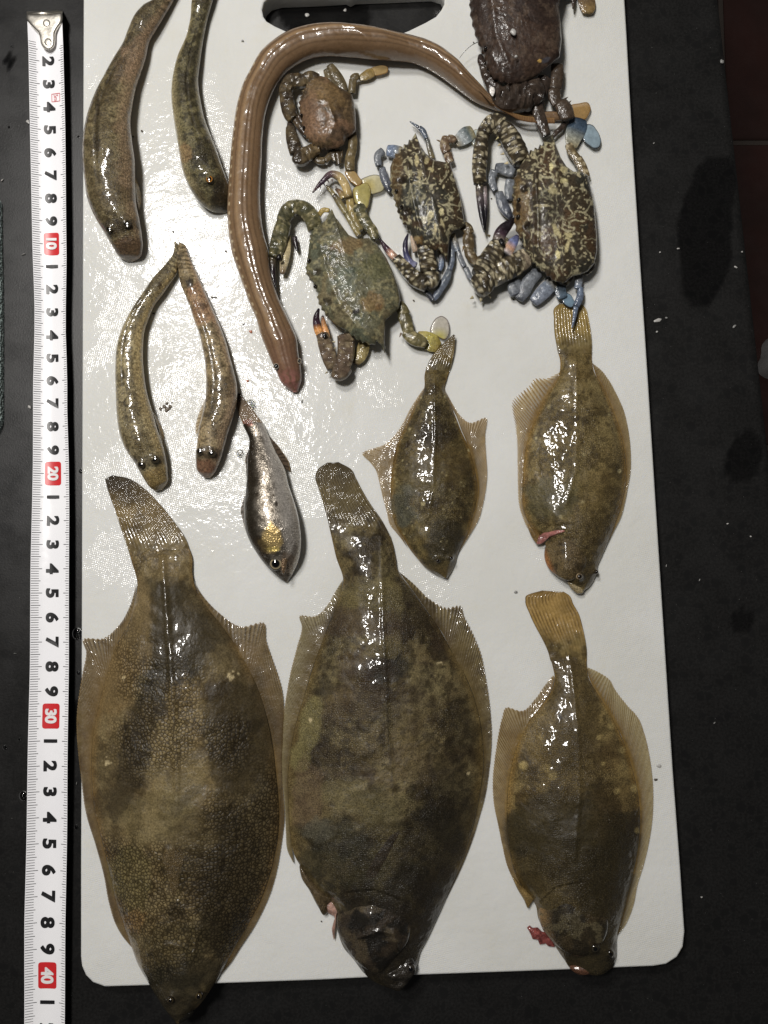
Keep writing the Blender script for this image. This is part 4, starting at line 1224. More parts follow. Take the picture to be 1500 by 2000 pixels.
# ---- flatfish, lower right
E_body = [(1072, 1278, 1146, 1270), (1079, 1300, 1146, 1300), (1083, 1325, 1150, 1325), (1075, 1352, 1164, 1350), (1056, 1380, 1180, 1375), (1035, 1405, 1196, 1400), (1015, 1440, 1212, 1435), (1002, 1480, 1228, 1475), (994, 1520, 1240, 1520), (990, 1565, 1248, 1565), (990, 1610, 1250, 1610), (994, 1655, 1246, 1655), (1004, 1700, 1238, 1700), (1022, 1735, 1228, 1740), (1046, 1768, 1220, 1775), (1052, 1796, 1212, 1805), (1066, 1822, 1205, 1830), (1084, 1848, 1204, 1852), (1102, 1874, 1202, 1875), (1118, 1893, 1196, 1890), (1140, 1900, 1186, 1898)]
E_left = [(1083, 1322, 1080, 1319), (1077, 1345, 1065, 1337), (1062, 1370, 1045, 1365), (1046, 1392, 1018, 1388), (1035, 1405, 989, 1381), (1025, 1425, 980, 1402), (1012, 1448, 972, 1440), (1002, 1480, 966, 1480), (994, 1520, 962, 1520), (990, 1565, 964, 1568), (990, 1610, 972, 1608), (994, 1655, 981, 1652), (1002, 1695, 990, 1690), (1018, 1730, 1008, 1728)]
E_right = [(1146, 1305, 1147, 1303), (1152, 1328, 1166, 1311), (1163, 1348, 1190, 1326), (1178, 1372, 1200, 1344), (1192, 1395, 1222, 1373), (1208, 1425, 1246, 1400), (1224, 1465, 1260, 1436), (1238, 1512, 1270, 1482), (1248, 1565, 1276, 1540), (1250, 1610, 1275, 1595), (1246, 1655, 1269, 1640), (1238, 1700, 1258, 1688), (1228, 1740, 1245, 1730), (1220, 1775, 1237, 1770), (1212, 1803, 1222, 1806)]
E_tail = [(1060, 1153, 1100, 1155), (1030, 1162, 1113, 1164), (1026, 1174, 1119, 1178), (1034, 1198, 1130, 1198), (1046, 1224, 1138, 1226), (1058, 1246, 1143, 1250), (1070, 1272, 1146, 1272), (1075, 1290, 1146, 1290)]
finE = fin_paint((160, 138, 96), (92, 72, 42), 0.7, 0.96, base=(120, 98, 58), blot=(110, 86, 46), seed=38)
finE2 = fin_paint((176, 160, 118), (120, 100, 64), 0.6, 0.95, base=(124, 102, 62), seed=39)


def E_extra(root):
    flap('gill', root, [(1029, 1812), (1034, 1807), (1040, 1812), (1050, 1811), (1058, 1819), (1068, 1822), (1080, 1836), (1084, 1850), (1072, 1849), (1066, 1843), (1054, 1845), (1050, 1836), (1040, 1834), (1036, 1824)], 0.7, 1.2, (116, 62, 58), M_MEAT, 3, hb=0.6, var=0.6, noise=6, smooth=False, relief=lambda X, Y, R: 0.9 * (fbm(X, Y, 6, 3, 2) - 0.5))
    flap('pelvic_fin', root, [(1000, 1710), (1014, 1725), (1034, 1745), (1044, 1756), (1038, 1764), (1032, 1774), (1022, 1756), (1008, 1732)], 2.0, 1.8, (118, 98, 60), M_FLAT, 4, hb=1.5)

    def paint(X, Y, R):
        c = np.zeros(X.shape + (3,)) + C(66, 56, 38)
        c = mixc(c, C(38, 33, 22), 0.8 * ss(fbm(X, Y, 40, 15), 0.42, 0.6))
        c = mixc(c, C(128, 104, 72), 0.8 * ss(1076 - X - 0.25 * (1800 - Y), -6, 14))
        c = mixc(c, C(92, 84, 62), 0.7 * ss(fbm(X, Y, 22, 19), 0.58, 0.7))
        return c
    put('gill_cover', dome([(1052, 1790), (1058, 1758), (1085, 1736), (1120, 1728), (1160, 1745), (1184, 1780), (1186, 1820), (1170, 1850), (1140, 1868), (1110, 1862), (1080, 1840), (1060, 1815)], lambda X, Y: 3.0 + 5.0 * ss(X, 1055, 1110), 5.0, 2, paint, nr=24, b=0.6,
                           relief=lambda X, Y, R: 0.7 * (fbm(X, Y, 24, 8) - 0.5)), M_FLAT, root)
    flap('jaw', root, [(1112, 1888), (1128, 1880), (1150, 1884), (1164, 1894), (1150, 1902), (1128, 1902)], 3.0, 2.4, (88, 60, 44), M_FLAT, 8, hb=2)


E_polys = [([(985, 1585), (1040, 1560), (1080, 1545), (1130, 1600), (1200, 1590), (1262, 1570), (1262, 1680), (1240, 1790), (1205, 1910), (1120, 1910), (1000, 1720)], 14, (54, 47, 31), 0.6), ([(1085, 1240), (1140, 1240), (1150, 1330), (1180, 1440), (1150, 1560), (1085, 1560), (1060, 1450), (1080, 1340)], 14, (74, 63, 42), 0.45)]
Es = dict(tint=GOLD, polys=E_polys, body=E_body, seed=45, mat=M_FLAT, step=2.5, b=0.92,
          top=[(0, 0.4), (0.04, 1.7), (0.1, 3.6), (0.3, 8), (0.55, 11), (0.78, 10.5), (0.9, 8), (1, 2.5)], zb=[(0, 0.8), (0.06, 1.6), (1, 1.8)],
          pattern=fish_pattern((104, 90, 61), (66, 54, 34), (132, 114, 76), 46, 45, (52, 42, 24), 0.4, 3.4, edge=(138, 108, 58), dk=0.6, lt=0.5),
          blobs=[(1105, 1310, 24, 40, (66, 54, 34), 0.6), (1110, 1420, 50, 80, (74, 62, 40), 0.6), (1060, 1440, 40, 60, (120, 102, 66), 0.5), (1100, 1620, 110, 80, (42, 37, 25), 0.85), (1060, 1580, 50, 30, (84, 74, 56), 0.6, -0.5), (1030, 1560, 24, 20, (56, 44, 26), 0.6),
                 (1200, 1600, 50, 80, (66, 54, 34), 0.6), (1240, 1620, 14, 26, (58, 44, 28), 0.6), (1170, 1700, 70, 80, (46, 40, 28), 0.75), (1080, 1690, 70, 40, (58, 50, 32), 0.6), (1195, 1790, 50, 80, (52, 44, 28), 0.7), (1225, 1560, 18, 30, (122, 104, 68), 0.5), (1150, 1860, 60, 50, (34, 30, 22), 0.8), (1190, 1480, 30, 40, (80, 64, 40), 0.5), (1040, 1720, 24, 22, (60, 48, 28), 0.6)],
          post=lambda X, Y, c: spots([(1022, 1495, 9, 0.55), (1068, 1500, 9, 0.25), (1240, 1540, 8, 0.6), (1215, 1465, 7, 0.3), (1193, 1418, 7, 0.3), (1056, 1440, 6, 0.3), (1080, 1515, 9, 0.4), (1205, 1545, 6, 0.4), (1245, 1622, 6, 0.5), (1170, 1440, 5, 0.4), (1178, 1492, 5, 0.4)], (182, 162, 112))(X, Y, spots([(1095, 1402, 4, 0.9), (1093, 1398, 4, 0.9), (1218, 1431, 3, 0.8)], (36, 26, 16))(X, Y, c)),
          ridges=[([(1112, 1280), (1128, 1420), (1132, 1560), (1120, 1680)], 5, 0.5)], humps=[(1160, 1850, 12, 1.5), (1190, 1862, 10, 1.5)],
          steps=[([(1058, 1758), (1085, 1733), (1122, 1725)], 9, -0.7)],
          fins=[('dorsal_fin', E_left, 48, finE, dict(z0=1.8, z1=0.9, step=1.4)), ('anal_fin', E_right, 60, finE2, dict(z0=1.8, z1=1.0, step=1.4))],
          eyes=[((1162, 1852, 9, 8.6), dict(iris=(44, 40, 30), ring=0.5, h=0.9)), ((1192, 1862, 8, 7), dict(iris=(40, 36, 26), ring=0.5, h=0.9))], extra=[E_extra])
fe = flatfish('flatfish', 'flatfish with a golden fanned tail and a red scrap at its throat', Es)
add_tail(fe, E_tail, 14, tail_paint((156, 128, 80), (84, 64, 36), (146, 118, 70), 0.3, 42, 0.95, pat=Es), seed=42, h=0.7, z0=0.9, z1=1.1, step=1.6, jag=4)


# ------------------------------------------------------------------ gobies
def goby(label, rows, hmax, base, dark, belly, seed, eyes, snout, extra=None, bellyside=1, fins=()):
    rows = np.asarray(rows, float)
    n = len(rows)
    mid = (rows[:, :2] + rows[:, 2:]) / 2
    wid = np.hypot(rows[:, 2] - rows[:, 0], rows[:, 3] - rows[:, 1])
    t = np.concatenate([[0], np.cumsum(np.hypot(*np.diff(mid, axis=0).T) + 0.5)]); t /= t[-1]
    hh = np.clip(wid / 4.6 / 2 * hmax, 0.6, None)
    root = thing('goby', label, 'fish', mid[n // 2][0], mid[n // 2][1], BOARD_Z + 0.0003, 'gobies on the cutting board')

    def paint(X, Y, U, S):
        c = np.zeros(X.shape + (3,)) + C(*base)
        nn = fbm(X, Y, 26, seed, 5)
        c = mixc(c, C(*dark), 0.65 * ss(nn, 0.5, 0.66))
        c = mixc(c, C(*dark) * 0.8, 0.75 * ss(fbm(X, Y, 8, seed + 4, 3), 0.52, 0.72))
        c = mixc(c, C(*belly), 0.85 * ss(S * bellyside + 0.25 * (nn - 0.5), 0.35, 0.95))
        c = mixc(c, C(*belly), 0.5 * ss(-S * bellyside, 0.75, 1.0))
        # row of dark blotches along the flank
        m = np.exp(-((S + 0.28 * bellyside) / 0.13) ** 2) * ss(fbm(X, Y, 11, seed + 9, 2), 0.42, 0.6) * ss(U, 0.12, 0.2) * (1 - ss(U, 0.7, 0.8))
        c = mixc(c, C(38, 32, 22), 0.7 * m)
        # banded tail
        bars = 0.5 + 0.5 * np.sin(U * 330 + np.abs(S) * 2.5 + 2 * fbm(X, Y, 10, seed))
        c = mixc(c, C(70, 60, 42), 0.75 * (1 - ss(U, 0.1, 0.15)) * ss(bars, 0.4, 0.75))
        if extra: c = blobs(X, Y, c, extra, seed)
        c = blobs(X, Y, c, snout, seed + 60, 0.5)
        return c

    def relief(X, Y, U, S, prof):
        z = 0.5 * (fbm(X, Y, 40, seed + 3, 3) - 0.5) * prof
        z = z - 0.5 * np.exp(-((S + 0.28 * bellyside) / 0.05) ** 2) * ss(U, 0.2, 0.3) * (1 - ss(U, 0.65, 0.8))
        for e in eyes:
            z = z + 1.3 * np.exp(-((X - e[0]) ** 2 + (Y - e[1]) ** 2) / (e[3] * 1.25) ** 2)
        return z
    put('body', loft(rows, np.stack([t, hh], -1), np.stack([t, hh * 0.95], -1), np.stack([t, hh + 0.3], -1), 2.2, 2.2, 0.5, relief, paint), M_GOBY, root)
    for e in eyes:
        eye(root, e[0], e[1], e[2], e[3], e[4] if len(e) > 4 else (52, 46, 34), ring=0.58, h=0.4, rim=(48, 42, 32))
    for (nm, frows, rays, z0, z1) in fins:
        V, Q, c_, a_ = fin_sheet(frows, z0, z1, rays, fin_paint((170, 146, 100), (112, 92, 58), 0.7, 0.92, base=base, seed=seed), step=1.2, nv=9, seed=seed)
        make(nm, V, Q, M_FIN, root, c_, a_)
    return root


G1 = [(310, -45, 352, -34), (302, 0, 337, 2), (278, 15, 317, 36), (263, 33, 304, 57), (252, 57, 292, 78), (240, 88, 284, 112), (222, 118, 274, 142), (202, 155, 265, 168), (185, 190, 258, 202), (171, 232, 254, 235), (164, 272, 257, 272), (163, 310, 262, 310), (167, 355, 263, 350), (173, 393, 265, 392), (187, 427, 272, 430), (207, 460, 277, 462), (222, 485, 278, 485), (235, 503, 271, 503), (248, 511, 258, 511)]
G2 = [(385, -45, 425, -35), (375, 0, 415, 2), (372, 35, 405, 38), (363, 75, 397, 78), (347, 112, 391, 118), (338, 150, 387, 158), (335, 190, 392, 198), (338, 222, 398, 226), (343, 255, 409, 258), (349, 292, 422, 290), (354, 322, 432, 320), (362, 350, 441, 345), (376, 377, 446, 362), (398, 403, 447, 382), (420, 414, 447, 400), (440, 416, 446, 412)]
G3 = [(341, 470, 350, 480), (338, 496, 350, 508), (323, 517, 346, 532), (300, 543, 333, 552), (278, 575, 318, 573), (263, 597, 302, 594), (248, 623, 290, 622), (236, 650, 282, 645), (228, 683, 279, 676), (226, 720, 279, 706), (227, 767, 286, 763), (229, 810, 297, 803), (236, 853, 307, 838), (247, 880, 316, 864), (267, 910, 323, 892), (283, 938, 327, 922), (294, 953, 326, 944), (304, 960, 316, 957)]
G4 = [(350, 474, 363, 480), (345, 500, 371, 502), (348, 525, 381, 525), (353, 555, 394, 555), (362, 578, 405, 580), (371, 600, 417, 607), (380, 628, 430, 637), (389, 652, 441, 667), (396, 682, 449, 697), (401, 712, 457, 727), (403, 750, 463, 757), (401, 783, 462, 785), (395, 812, 455, 815), (388, 840, 445, 847), (385, 870, 437, 877), (383, 900, 428, 905), (387, 922, 418, 925), (398, 933, 410, 934)]
goby('largest goby, plump and tan with dark eyes, its head near the tape\'s red 10', G1, 0.80, (112, 101, 74), (72, 62, 42), (146, 124, 98), 50,
     [(247, 437, 14.2, 8.5), (213, 447, 10.5, 7.5)], [(250, 485, 34, 28, (88, 69, 52), 0.8), (235, 440, 34, 14, (46, 38, 28), 0.6), (190, 250, 5, 60, (44, 36, 22), 0.7)],
     extra=[(275, 100, 30, 60, (146, 122, 98), 0.6, 0.5), (225, 150, 10, 60, (60, 50, 30), 0.7, 0.5), (230, 380, 50, 24, (78, 66, 44), 0.5)],
     fins=[('pectoral_fin', [(261, 340, 262, 338), (264, 360, 272, 365), (266, 380, 276, 395), (268, 395, 272, 412)], 10, 5, 1.5)])
goby('dark olive goby lying on its side with an amber eye, snout against the eel', G2, 0.85, (100, 93, 66), (50, 45, 32), (160, 148, 112), 60,
     [(409, 350, 13.6, 7.6, (150, 100, 40))], [(435, 380, 26, 46, (52, 44, 32), 0.7), (360, 300, 14, 20, (150, 120, 84), 0.5), (380, 380, 30, 14, (66, 56, 36), 0.6, 0.7)], bellyside=-1,
     fins=[('pectoral_fin', [(350, 292, 350, 290), (354, 300, 360, 318), (358, 312, 364, 330), (360, 322, 361, 332)], 8, 3, 6)])
goby('left of the two gobies with touching tails, bent with a pale mottled snout', G3, 0.85, (146, 134, 102), (84, 74, 52), (176, 156, 112), 70,
     [(302, 897, 10.6, 8.0), (276, 907, 8.2, 7.5)], [(306, 935, 30, 20, (132, 112, 70), 0.8), (290, 900, 30, 12, (48, 42, 32), 0.6), (312, 557, 5, 7, (46, 34, 22), 0.8)],
     extra=[(270, 860, 34, 24, (92, 80, 52), 0.5)],
     fins=[('pectoral_fin', [(296, 800, 297, 799), (304, 820, 312, 826), (310, 838, 320, 850), (314, 856, 318, 866)], 9, 3.5, 1.2)])
goby('right of the two gobies with touching tails, straighter with a reddish snout', G4, 0.85, (144, 128, 98), (84, 72, 52), (174, 150, 122), 80,
     [(413, 885, 9.6, 8.0), (391, 882, 8.6, 7.5)], [(402, 915, 24, 20, (106, 74, 58), 0.8), (402, 885, 26, 12, (46, 38, 32), 0.65), (372, 552, 6, 9, (40, 32, 22), 0.85), (398, 597, 9, 5, (48, 34, 24), 0.7)],
     extra=[(395, 590, 30, 40, (160, 122, 94), 0.5), (450, 740, 8, 30, (70, 58, 38), 0.5)],
     fins=[('pectoral_fin', [(401, 780, 400, 780), (396, 806, 388, 808), (391, 828, 382, 832), (387, 845, 382, 850)], 9, 3.5, 1.2)])

# ------------------------------------------------------------------ eel
E_rows = [(573, 767, 581, 766), (553, 752, 588, 746), (540, 728, 588, 722), (528, 702, 583, 690), (519, 680, 579, 660), (509, 655, 570, 638), (500, 622, 558, 612), (488, 595, 546, 587), (474, 556, 534, 552), (463, 525, 528, 525), (453, 495, 524, 490), (447, 460, 515, 455), (444, 420, 510, 420), (446, 370, 508, 372), (450, 310, 511, 312), (455, 258, 513, 265), (463, 205, 518, 225), (474, 168, 526, 196), (490, 136, 541, 163), (508, 105, 560, 138), (530, 85, 584, 121), (560, 66, 611, 109), (593, 55, 641, 105), (628, 51, 684, 106), (668, 53, 733, 110), (717, 58, 778, 113), (767, 67, 812, 119), (805, 74, 838, 131), (835, 83, 862, 146), (862, 97, 885, 163), (888, 117, 908, 181), (914, 144, 930, 197), (935, 166, 950, 207), (955, 190, 975, 216), (985, 206, 1000, 225), (1020, 215, 1020, 231), (1055, 218, 1055, 234), (1085, 218, 1088, 236), (1112, 222, 1112, 235)]


def build_eel():
    root = thing('eel', 'long brown eel curving round the small brown crab with its tail under the darkest crab', 'eel', 480, 350, BOARD_Z + 0.0003)
    rows = np.asarray(E_rows, float)
    mid = (rows[:, :2] + rows[:, 2:]) / 2
    wid = np.hypot(rows[:, 2] - rows[:, 0], rows[:, 3] - rows[:, 1])
    t = np.concatenate([[0], np.cumsum(np.hypot(*np.diff(mid, axis=0).T) + 0.5)]); t /= t[-1]
    hh = np.clip(wid / 4.6 / 2 * 0.86, 1.2, None)

    def paint(X, Y, U, S):
        c = np.zeros(X.shape + (3,)) + C(116, 93, 69)
        w_ = 0.05 * (fbm(X, Y, 60, 5) - 0.5)
        s = S + w_
        st = 0.5 * ss(np.sin(s * 23 + 1.0), 0.1, 0.8) * (1 - ss(np.abs(S), 0.7, 0.95))
        c = mixc(c, C(70, 53, 37), 1.05 * st)
        c = mixc(c, C(150, 124, 92), 0.7 * np.exp(-((s + 0.28) / 0.10) ** 2))
        c = mixc(c, C(70, 50, 34), 0.9 * np.exp(-((s + 0.12) / 0.035) ** 2) * ss(U, 0.42, 0.48))
        c = mixc(c, C(168, 142, 112), 0.55 * ss(-S, 0.72, 0.98))
        c = mixc(c, C(122, 96, 70), 0.7 * ss(S, 0.6, 1.0))
        dots = np.exp(-((s + 0.80) / 0.05) ** 2) * ss(np.sin(U * 460), 0.3, 0.8) * ss(U, 0.1, 0.14) * (1 - ss(U, 0.5, 0.55))
        c = mixc(c, C(214, 196, 160), 0.75 * dots)
        c = mixc(c, C(112, 82, 68), 0.7 * (1 - ss(U, 0.02, 0.12)))
        c = mixc(c, C(150, 100, 94), 0.75 * ss(fbm(X, Y, 6, 8, 2), 0.2, 0.6) * (1 - ss(U + 0.02 * (fbm(X, Y, 12, 4) - 0.5), 0.008, 0.04)))
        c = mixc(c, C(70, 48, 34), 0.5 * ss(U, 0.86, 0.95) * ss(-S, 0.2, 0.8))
        return c

    def relief(X, Y, U, S, prof):
        return 0.5 * (fbm(X, Y, 36, 21, 3) - 0.5) * prof - 0.35 * np.exp(-((S + 0.12) / 0.05) ** 2) * ss(U, 0.4, 0.5) - 0.25 * np.exp(-((S - 0.1) / 0.06) ** 2) * (1 - ss(U, 0.4, 0.5))
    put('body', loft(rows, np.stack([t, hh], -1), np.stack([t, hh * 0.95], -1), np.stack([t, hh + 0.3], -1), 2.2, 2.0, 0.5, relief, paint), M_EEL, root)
    eye(root, 540, 716, 6.2, 6.5, (190, 184, 168), ring=0.70, h=1.2, rim=(60, 44, 38))
    eye(root, 585, 706, 5.4, 4.6, (170, 160, 140), ring=0.62, h=1.2, sq=1.4, rim=(60, 44, 38))
    # low dorsal fin folded along the outer side
    pts = rows[20:-1]
    fr = []
    for r in pts:
        l, rr = r[:2], r[2:]
        d = (rr - l) / np.linalg.norm(rr - l)
        fr.append((*(l + d * 14), *(l + d * 4)))
    V, Q, c_, a_ = fin_sheet(np.array(fr), 10.2, 8.8, 120, fin_paint((120, 92, 62), (96, 72, 48), 0.95, 1.0, base=(80, 56, 36), seed=3), nv=7, step=1.6)
    zf = np.interp(np.arange(len(V)), [0, len(V)], [1.0, 0.3])
    V = V.copy(); V[:, 2] = BOARD_Z + (V[:, 2] - BOARD_Z) * np.where(zf > 0.55, 1, 0.62 + 0.38 * (zf - 0.3) / 0.25)
    make('dorsal_fin', V, Q, M_FIN, root, c_, a_)


build_eel()


# ------------------------------------------------------------------ silver fish
def build_silver():
    root = thing('silver_fish', 'small silvery fish with a golden cheek and big round eye below the eel head', 'fish', 530, 980, BOARD_Z + 0.0003)
    rows = [(474, 830, 513, 826), (480, 842, 519, 838), (486, 856, 524, 850), (486, 874, 532, 868), (483, 898, 543, 890), (482, 929, 556, 915), (480, 958, 563, 945), (477, 985, 572, 972), (477, 1010, 580, 998), (481, 1040, 586, 1030), (490, 1062, 588, 1055), (503, 1083, 587, 1076), (518, 1103, 582, 1098), (534, 1120, 574, 1116), (547, 1131, 567, 1129), (557, 1137, 562, 1136)]
    r = np.asarray(rows, float); mid = (r[:, :2] + r[:, 2:]) / 2
    t = np.concatenate([[0], np.cumsum(np.hypot(*np.diff(mid, axis=0).T) + 0.5)]); t /= t[-1]
    wid = np.hypot(r[:, 2] - r[:, 0], r[:, 3] - r[:, 1])
    hh = np.clip(wid / 4.7 / 2 * 0.66, 0.8, None)

    def paint(X, Y, U, S):
        c = np.zeros(X.shape + (3,)) + C(148, 140, 128)
        c = mixc(c, C(52, 46, 36), 0.97 * (1 - ss(S + 0.3 * (fbm(X, Y, 16, 3) - 0.5), -0.65, 0.0)))
        c = mixc(c, C(196, 190, 182), 0.8 * ss(S, 0.15, 0.7))
        c = mixc(c, C(52, 44, 34), 0.55 * ss(fbm(X, Y, 12, 7, 3), 0.55, 0.7) * (1 - ss(S, 0.3, 0.6)))
        c = blobs(X, Y, c, [(540, 984, 4, 4, (50, 42, 32), 0.9), (532, 997, 4, 4, (60, 50, 36), 0.8), (516, 984, 4, 4, (60, 50, 36), 0.8), (534, 968, 3, 3, (60, 50, 36), 0.8), (502, 966, 5, 4, (50, 42, 32), 0.7),
                            (528, 1052, 20, 24, (214, 186, 124), 0.85), (533, 1072, 14, 5, (220, 196, 120), 0.9), (505, 1075, 18, 26, (62, 50, 36), 0.7), (560, 1100, 14, 26, (150, 130, 110), 0.6), (570, 1090, 6, 24, (70, 56, 44), 0.6, 0.3), (555, 1130, 16, 10, (70, 60, 50), 0.7), (486, 826, 10, 8, (140, 80, 70), 0.5), (540, 880, 4, 8, (60, 50, 40), 0.6)], 9, 0.6)
        d, _ = dpoly(X, Y, [(505, 850), (510, 880), (508, 930), (500, 985)])
        c = mixc(c, C(60, 50, 38), 0.4 * ss(3 - d, 0, 3))
        return c

    def relief(X, Y, U, S, prof):
        z = 0.4 * (fbm(X, Y, 30, 5) - 0.5) * prof
        d, sd = dpoly(X, Y, [(512, 1030), (540, 1040), (556, 1028), (575, 1036)])
        z = z + np.where(sd > 0, 0.5, -0.2) * np.exp(-d / 5)
        d, sd = dpoly(X, Y, [(520, 1084), (535, 1077), (552, 1080)])
        z = z + 0.4 * np.exp(-(d / 3) ** 2)
        return z
    put('body', loft(rows, np.stack([t, hh], -1), np.stack([t, hh * 0.9], -1), np.stack([t, hh + 0.3], -1), 1.8, 2.0, 0.55, relief, paint), M_SILVER, root)
    eye(root, 539, 1101, 9.6, 13.5, (140, 128, 102), ring=0.62, h=1.3, rim=(30, 27, 25))
    fp = fin_paint((116, 98, 78), (70, 58, 46), 0.85, 0.97, base=(110, 96, 76), seed=2)
    add_tail(root, [(465, 768, 470, 769), (462, 785, 481, 784), (464, 800, 493, 799), (469, 815, 503, 813), (474, 828, 512, 825), (480, 843, 519, 839)], 9,
             tail_paint((120, 102, 80), (74, 60, 46), (50, 42, 34), 0.6, 3, 0.95, [(486, 826, 10, 7, (130, 70, 60), 0.6)]), z0=1.0, z1=2.2, h=1.4, step=1.3)
    fpd = fin_paint((84, 70, 56), (48, 40, 32), 0.9, 0.98, base=(120, 104, 84), seed=5)
    for nm, fr, rays, z0, z1 in (('anal_fin', [(521, 852, 525, 850), (530, 872, 541, 868), (538, 888, 553, 884), (544, 900, 564, 902), (550, 912, 568, 922)], 9, 4.0, 1.6),
                                 ('dorsal_fin', [(484, 960, 480, 962), (480, 980, 473, 983), (478, 996, 470, 998), (479, 1010, 474, 1016), (483, 1035, 481, 1042)], 8, 5.0, 2.2),
                                 ('dorsal_fin', [(487, 880, 486, 876), (485, 900, 479, 895), (485, 915, 480, 912), (484, 930, 481, 931)], 6, 4.0, 2.0),
                                 ('pelvic_fin', [(560, 960, 545, 931), (566, 974, 556, 950), (572, 986, 568, 970), (578, 1000, 579, 1000)], 7, 8.2, 8.6),
                                 ('pectoral_fin', [(545, 1034, 546, 1022), (552, 1036, 560, 1017), (560, 1040, 572, 1018), (562, 1046, 573, 1030)], 8, 10.2, 10.6)):
        V, Q, c_, a_ = fin_sheet(fr, z0, z1, rays, fpd if nm != 'pectoral_fin' else fp, step=1.0, nv=9)
        make(nm, V, Q, M_FIN, root, c_, a_)
    flap('jaw', root, [(548, 1062), (556, 1066), (562, 1082), (560, 1105), (553, 1122), (550, 1116), (549, 1090)], 9.3, 0.9, (120, 100, 78), M_SILVER, 3)


build_silver()

# ------------------------------------------------------------------ crabs
def shell_paint(kind, seed):
    def f(X, Y, R=None):
        if kind == 'mottled':
            c = np.zeros(X.shape + (3,)) + C(58, 50, 38)
            c = mixc(c, C(40, 44, 40), 0.6 * ss(fbm(X, Y, 60, seed), 0.45, 0.6))
            c = mixc(c, C(74, 54, 36), 0.6 * ss(fbm(X, Y, 50, seed + 2), 0.5, 0.65))
            xx = X + 8 * (vn(X, Y, 14, seed + 30) - 0.5); yy = Y + 8 * (vn(X, Y, 14, seed + 31) - 0.5)
            n = vn(xx, yy, 12.5, seed + 5) * 0.72 + vn(xx, yy, 6, seed + 6) * 0.28
            worm = ss(0.095 - np.abs(n - 0.5), 0, 0.055) * ss(fbm(X, Y, 13, seed + 8), 0.30, 0.46)
            c = mixc(c, C(156, 149, 120), 0.88 * worm)
            d, r = worley(xx + 5 * (vn(X, Y, 9, seed + 3) - 0.5), yy, 10.5, seed)
            c = mixc(c, C(170, 160, 128), 0.9 * ss(0.02 + 0.30 * r - d, 0, 0.1))
        elif kind == 'limbspots':
            c = np.zeros(X.shape + (3,)) + C(50, 44, 34)
            c = mixc(c, C(76, 66, 48), 0.6 * ss(fbm(X, Y, 12, seed + 4), 0.5, 0.62))
            d, r = worley(X + 4 * (vn(X, Y, 8, seed) - 0.5), Y + 4 * (vn(X, Y, 8, seed + 1) - 0.5), 10.5, seed)
            c = mixc(c, C(176, 166, 138), 0.9 * ss(0.20 + 0.24 * r - d, 0, 0.12))
        elif kind == 'green':
            c = np.zeros(X.shape + (3,)) + C(96, 94, 74)
            c = mixc(c, C(74, 80, 66), 0.7 * ss(fbm(X, Y, 50, seed), 0.45, 0.6))
            c = mixc(c, C(116, 102, 74), 0.5 * ss(fbm(X, Y, 40, seed + 3), 0.56, 0.7))
            c = mixc(c, C(60, 56, 42), 0.5 * ss(fbm(X, Y, 12, seed + 5), 0.54, 0.68))
            c = mixc(c, C(140, 132, 98), 0.5 * ss(fbm(X, Y, 7, seed + 6, 2), 0.6, 0.74))
        elif kind == 'greenlimb':
            c = np.zeros(X.shape + (3,)) + C(88, 84, 58)
            d, r = worley(X, Y, 10, seed)
            c = mixc(c, C(160, 150, 116), 0.8 * ss(0.20 + 0.24 * r - d, 0, 0.12))
            c = mixc(c, C(52, 54, 42), 0.7 * ss(fbm(X, Y, 16, seed + 4), 0.52, 0.62))
        elif kind == 'brown':
            c = np.zeros(X.shape + (3,)) + C(102, 84, 60)
            c = mixc(c, C(62, 50, 36), 0.75 * ss(fbm(X, Y, 34, seed), 0.46, 0.6))
            c = mixc(c, C(126, 98, 76), 0.6 * ss(fbm(X, Y, 40, seed + 3), 0.5, 0.62))
            c = mixc(c, C(52, 42, 32), 0.5 * ss(fbm(X, Y, 9, seed + 7), 0.54, 0.68))
        elif kind == 'brownlimb':
            c = np.zeros(X.shape + (3,)) + C(72, 62, 46)
            c = mixc(c, C(46, 38, 30), 0.8 * ss(fbm(X, Y, 14, seed), 0.46, 0.6))
            c = mixc(c, C(110, 94, 66), 0.5 * ss(fbm(X, Y, 12, seed + 3), 0.56, 0.68))
        elif kind == 'dark':
            c = np.zeros(X.shape + (3,)) + C(58, 45, 37)
            c = mixc(c, C(40, 31, 27), 0.7 * ss(fbm(X, Y, 40, seed), 0.46, 0.62))
            c = mixc(c, C(84, 70, 58), 0.5 * ss(fbm(X, Y, 14, seed + 3), 0.56, 0.7))
        elif kind == 'darklimb':
            c = np.zeros(X.shape + (3,)) + C(62, 52, 44)
            c = mixc(c, C(44, 36, 31), 0.7 * ss(fbm(X, Y, 14, seed), 0.46, 0.6))
        return c
    return f


def grad(stops, mott=None, strength=0.0, var=0.2, seed=0):
    """colour that changes along a limb: stops = [(u, rgb)], optionally mottled with another painter"""
    def f(X, Y, U):
        us = [s[0] for s in stops]; cols = np.array([C(*s[1]) for s in stops])
        c = np.stack([np.interp(U, us, cols[:, i]) for i in range(3)], -1)
        if mott is not None:
            k = strength(U)[..., None] if callable(strength) else strength
            c = c * (1 - k) + mott(X, Y) * k
        return c * (1 - var + 2 * var * fbm(X, Y, 10, seed)[..., None])
    return f


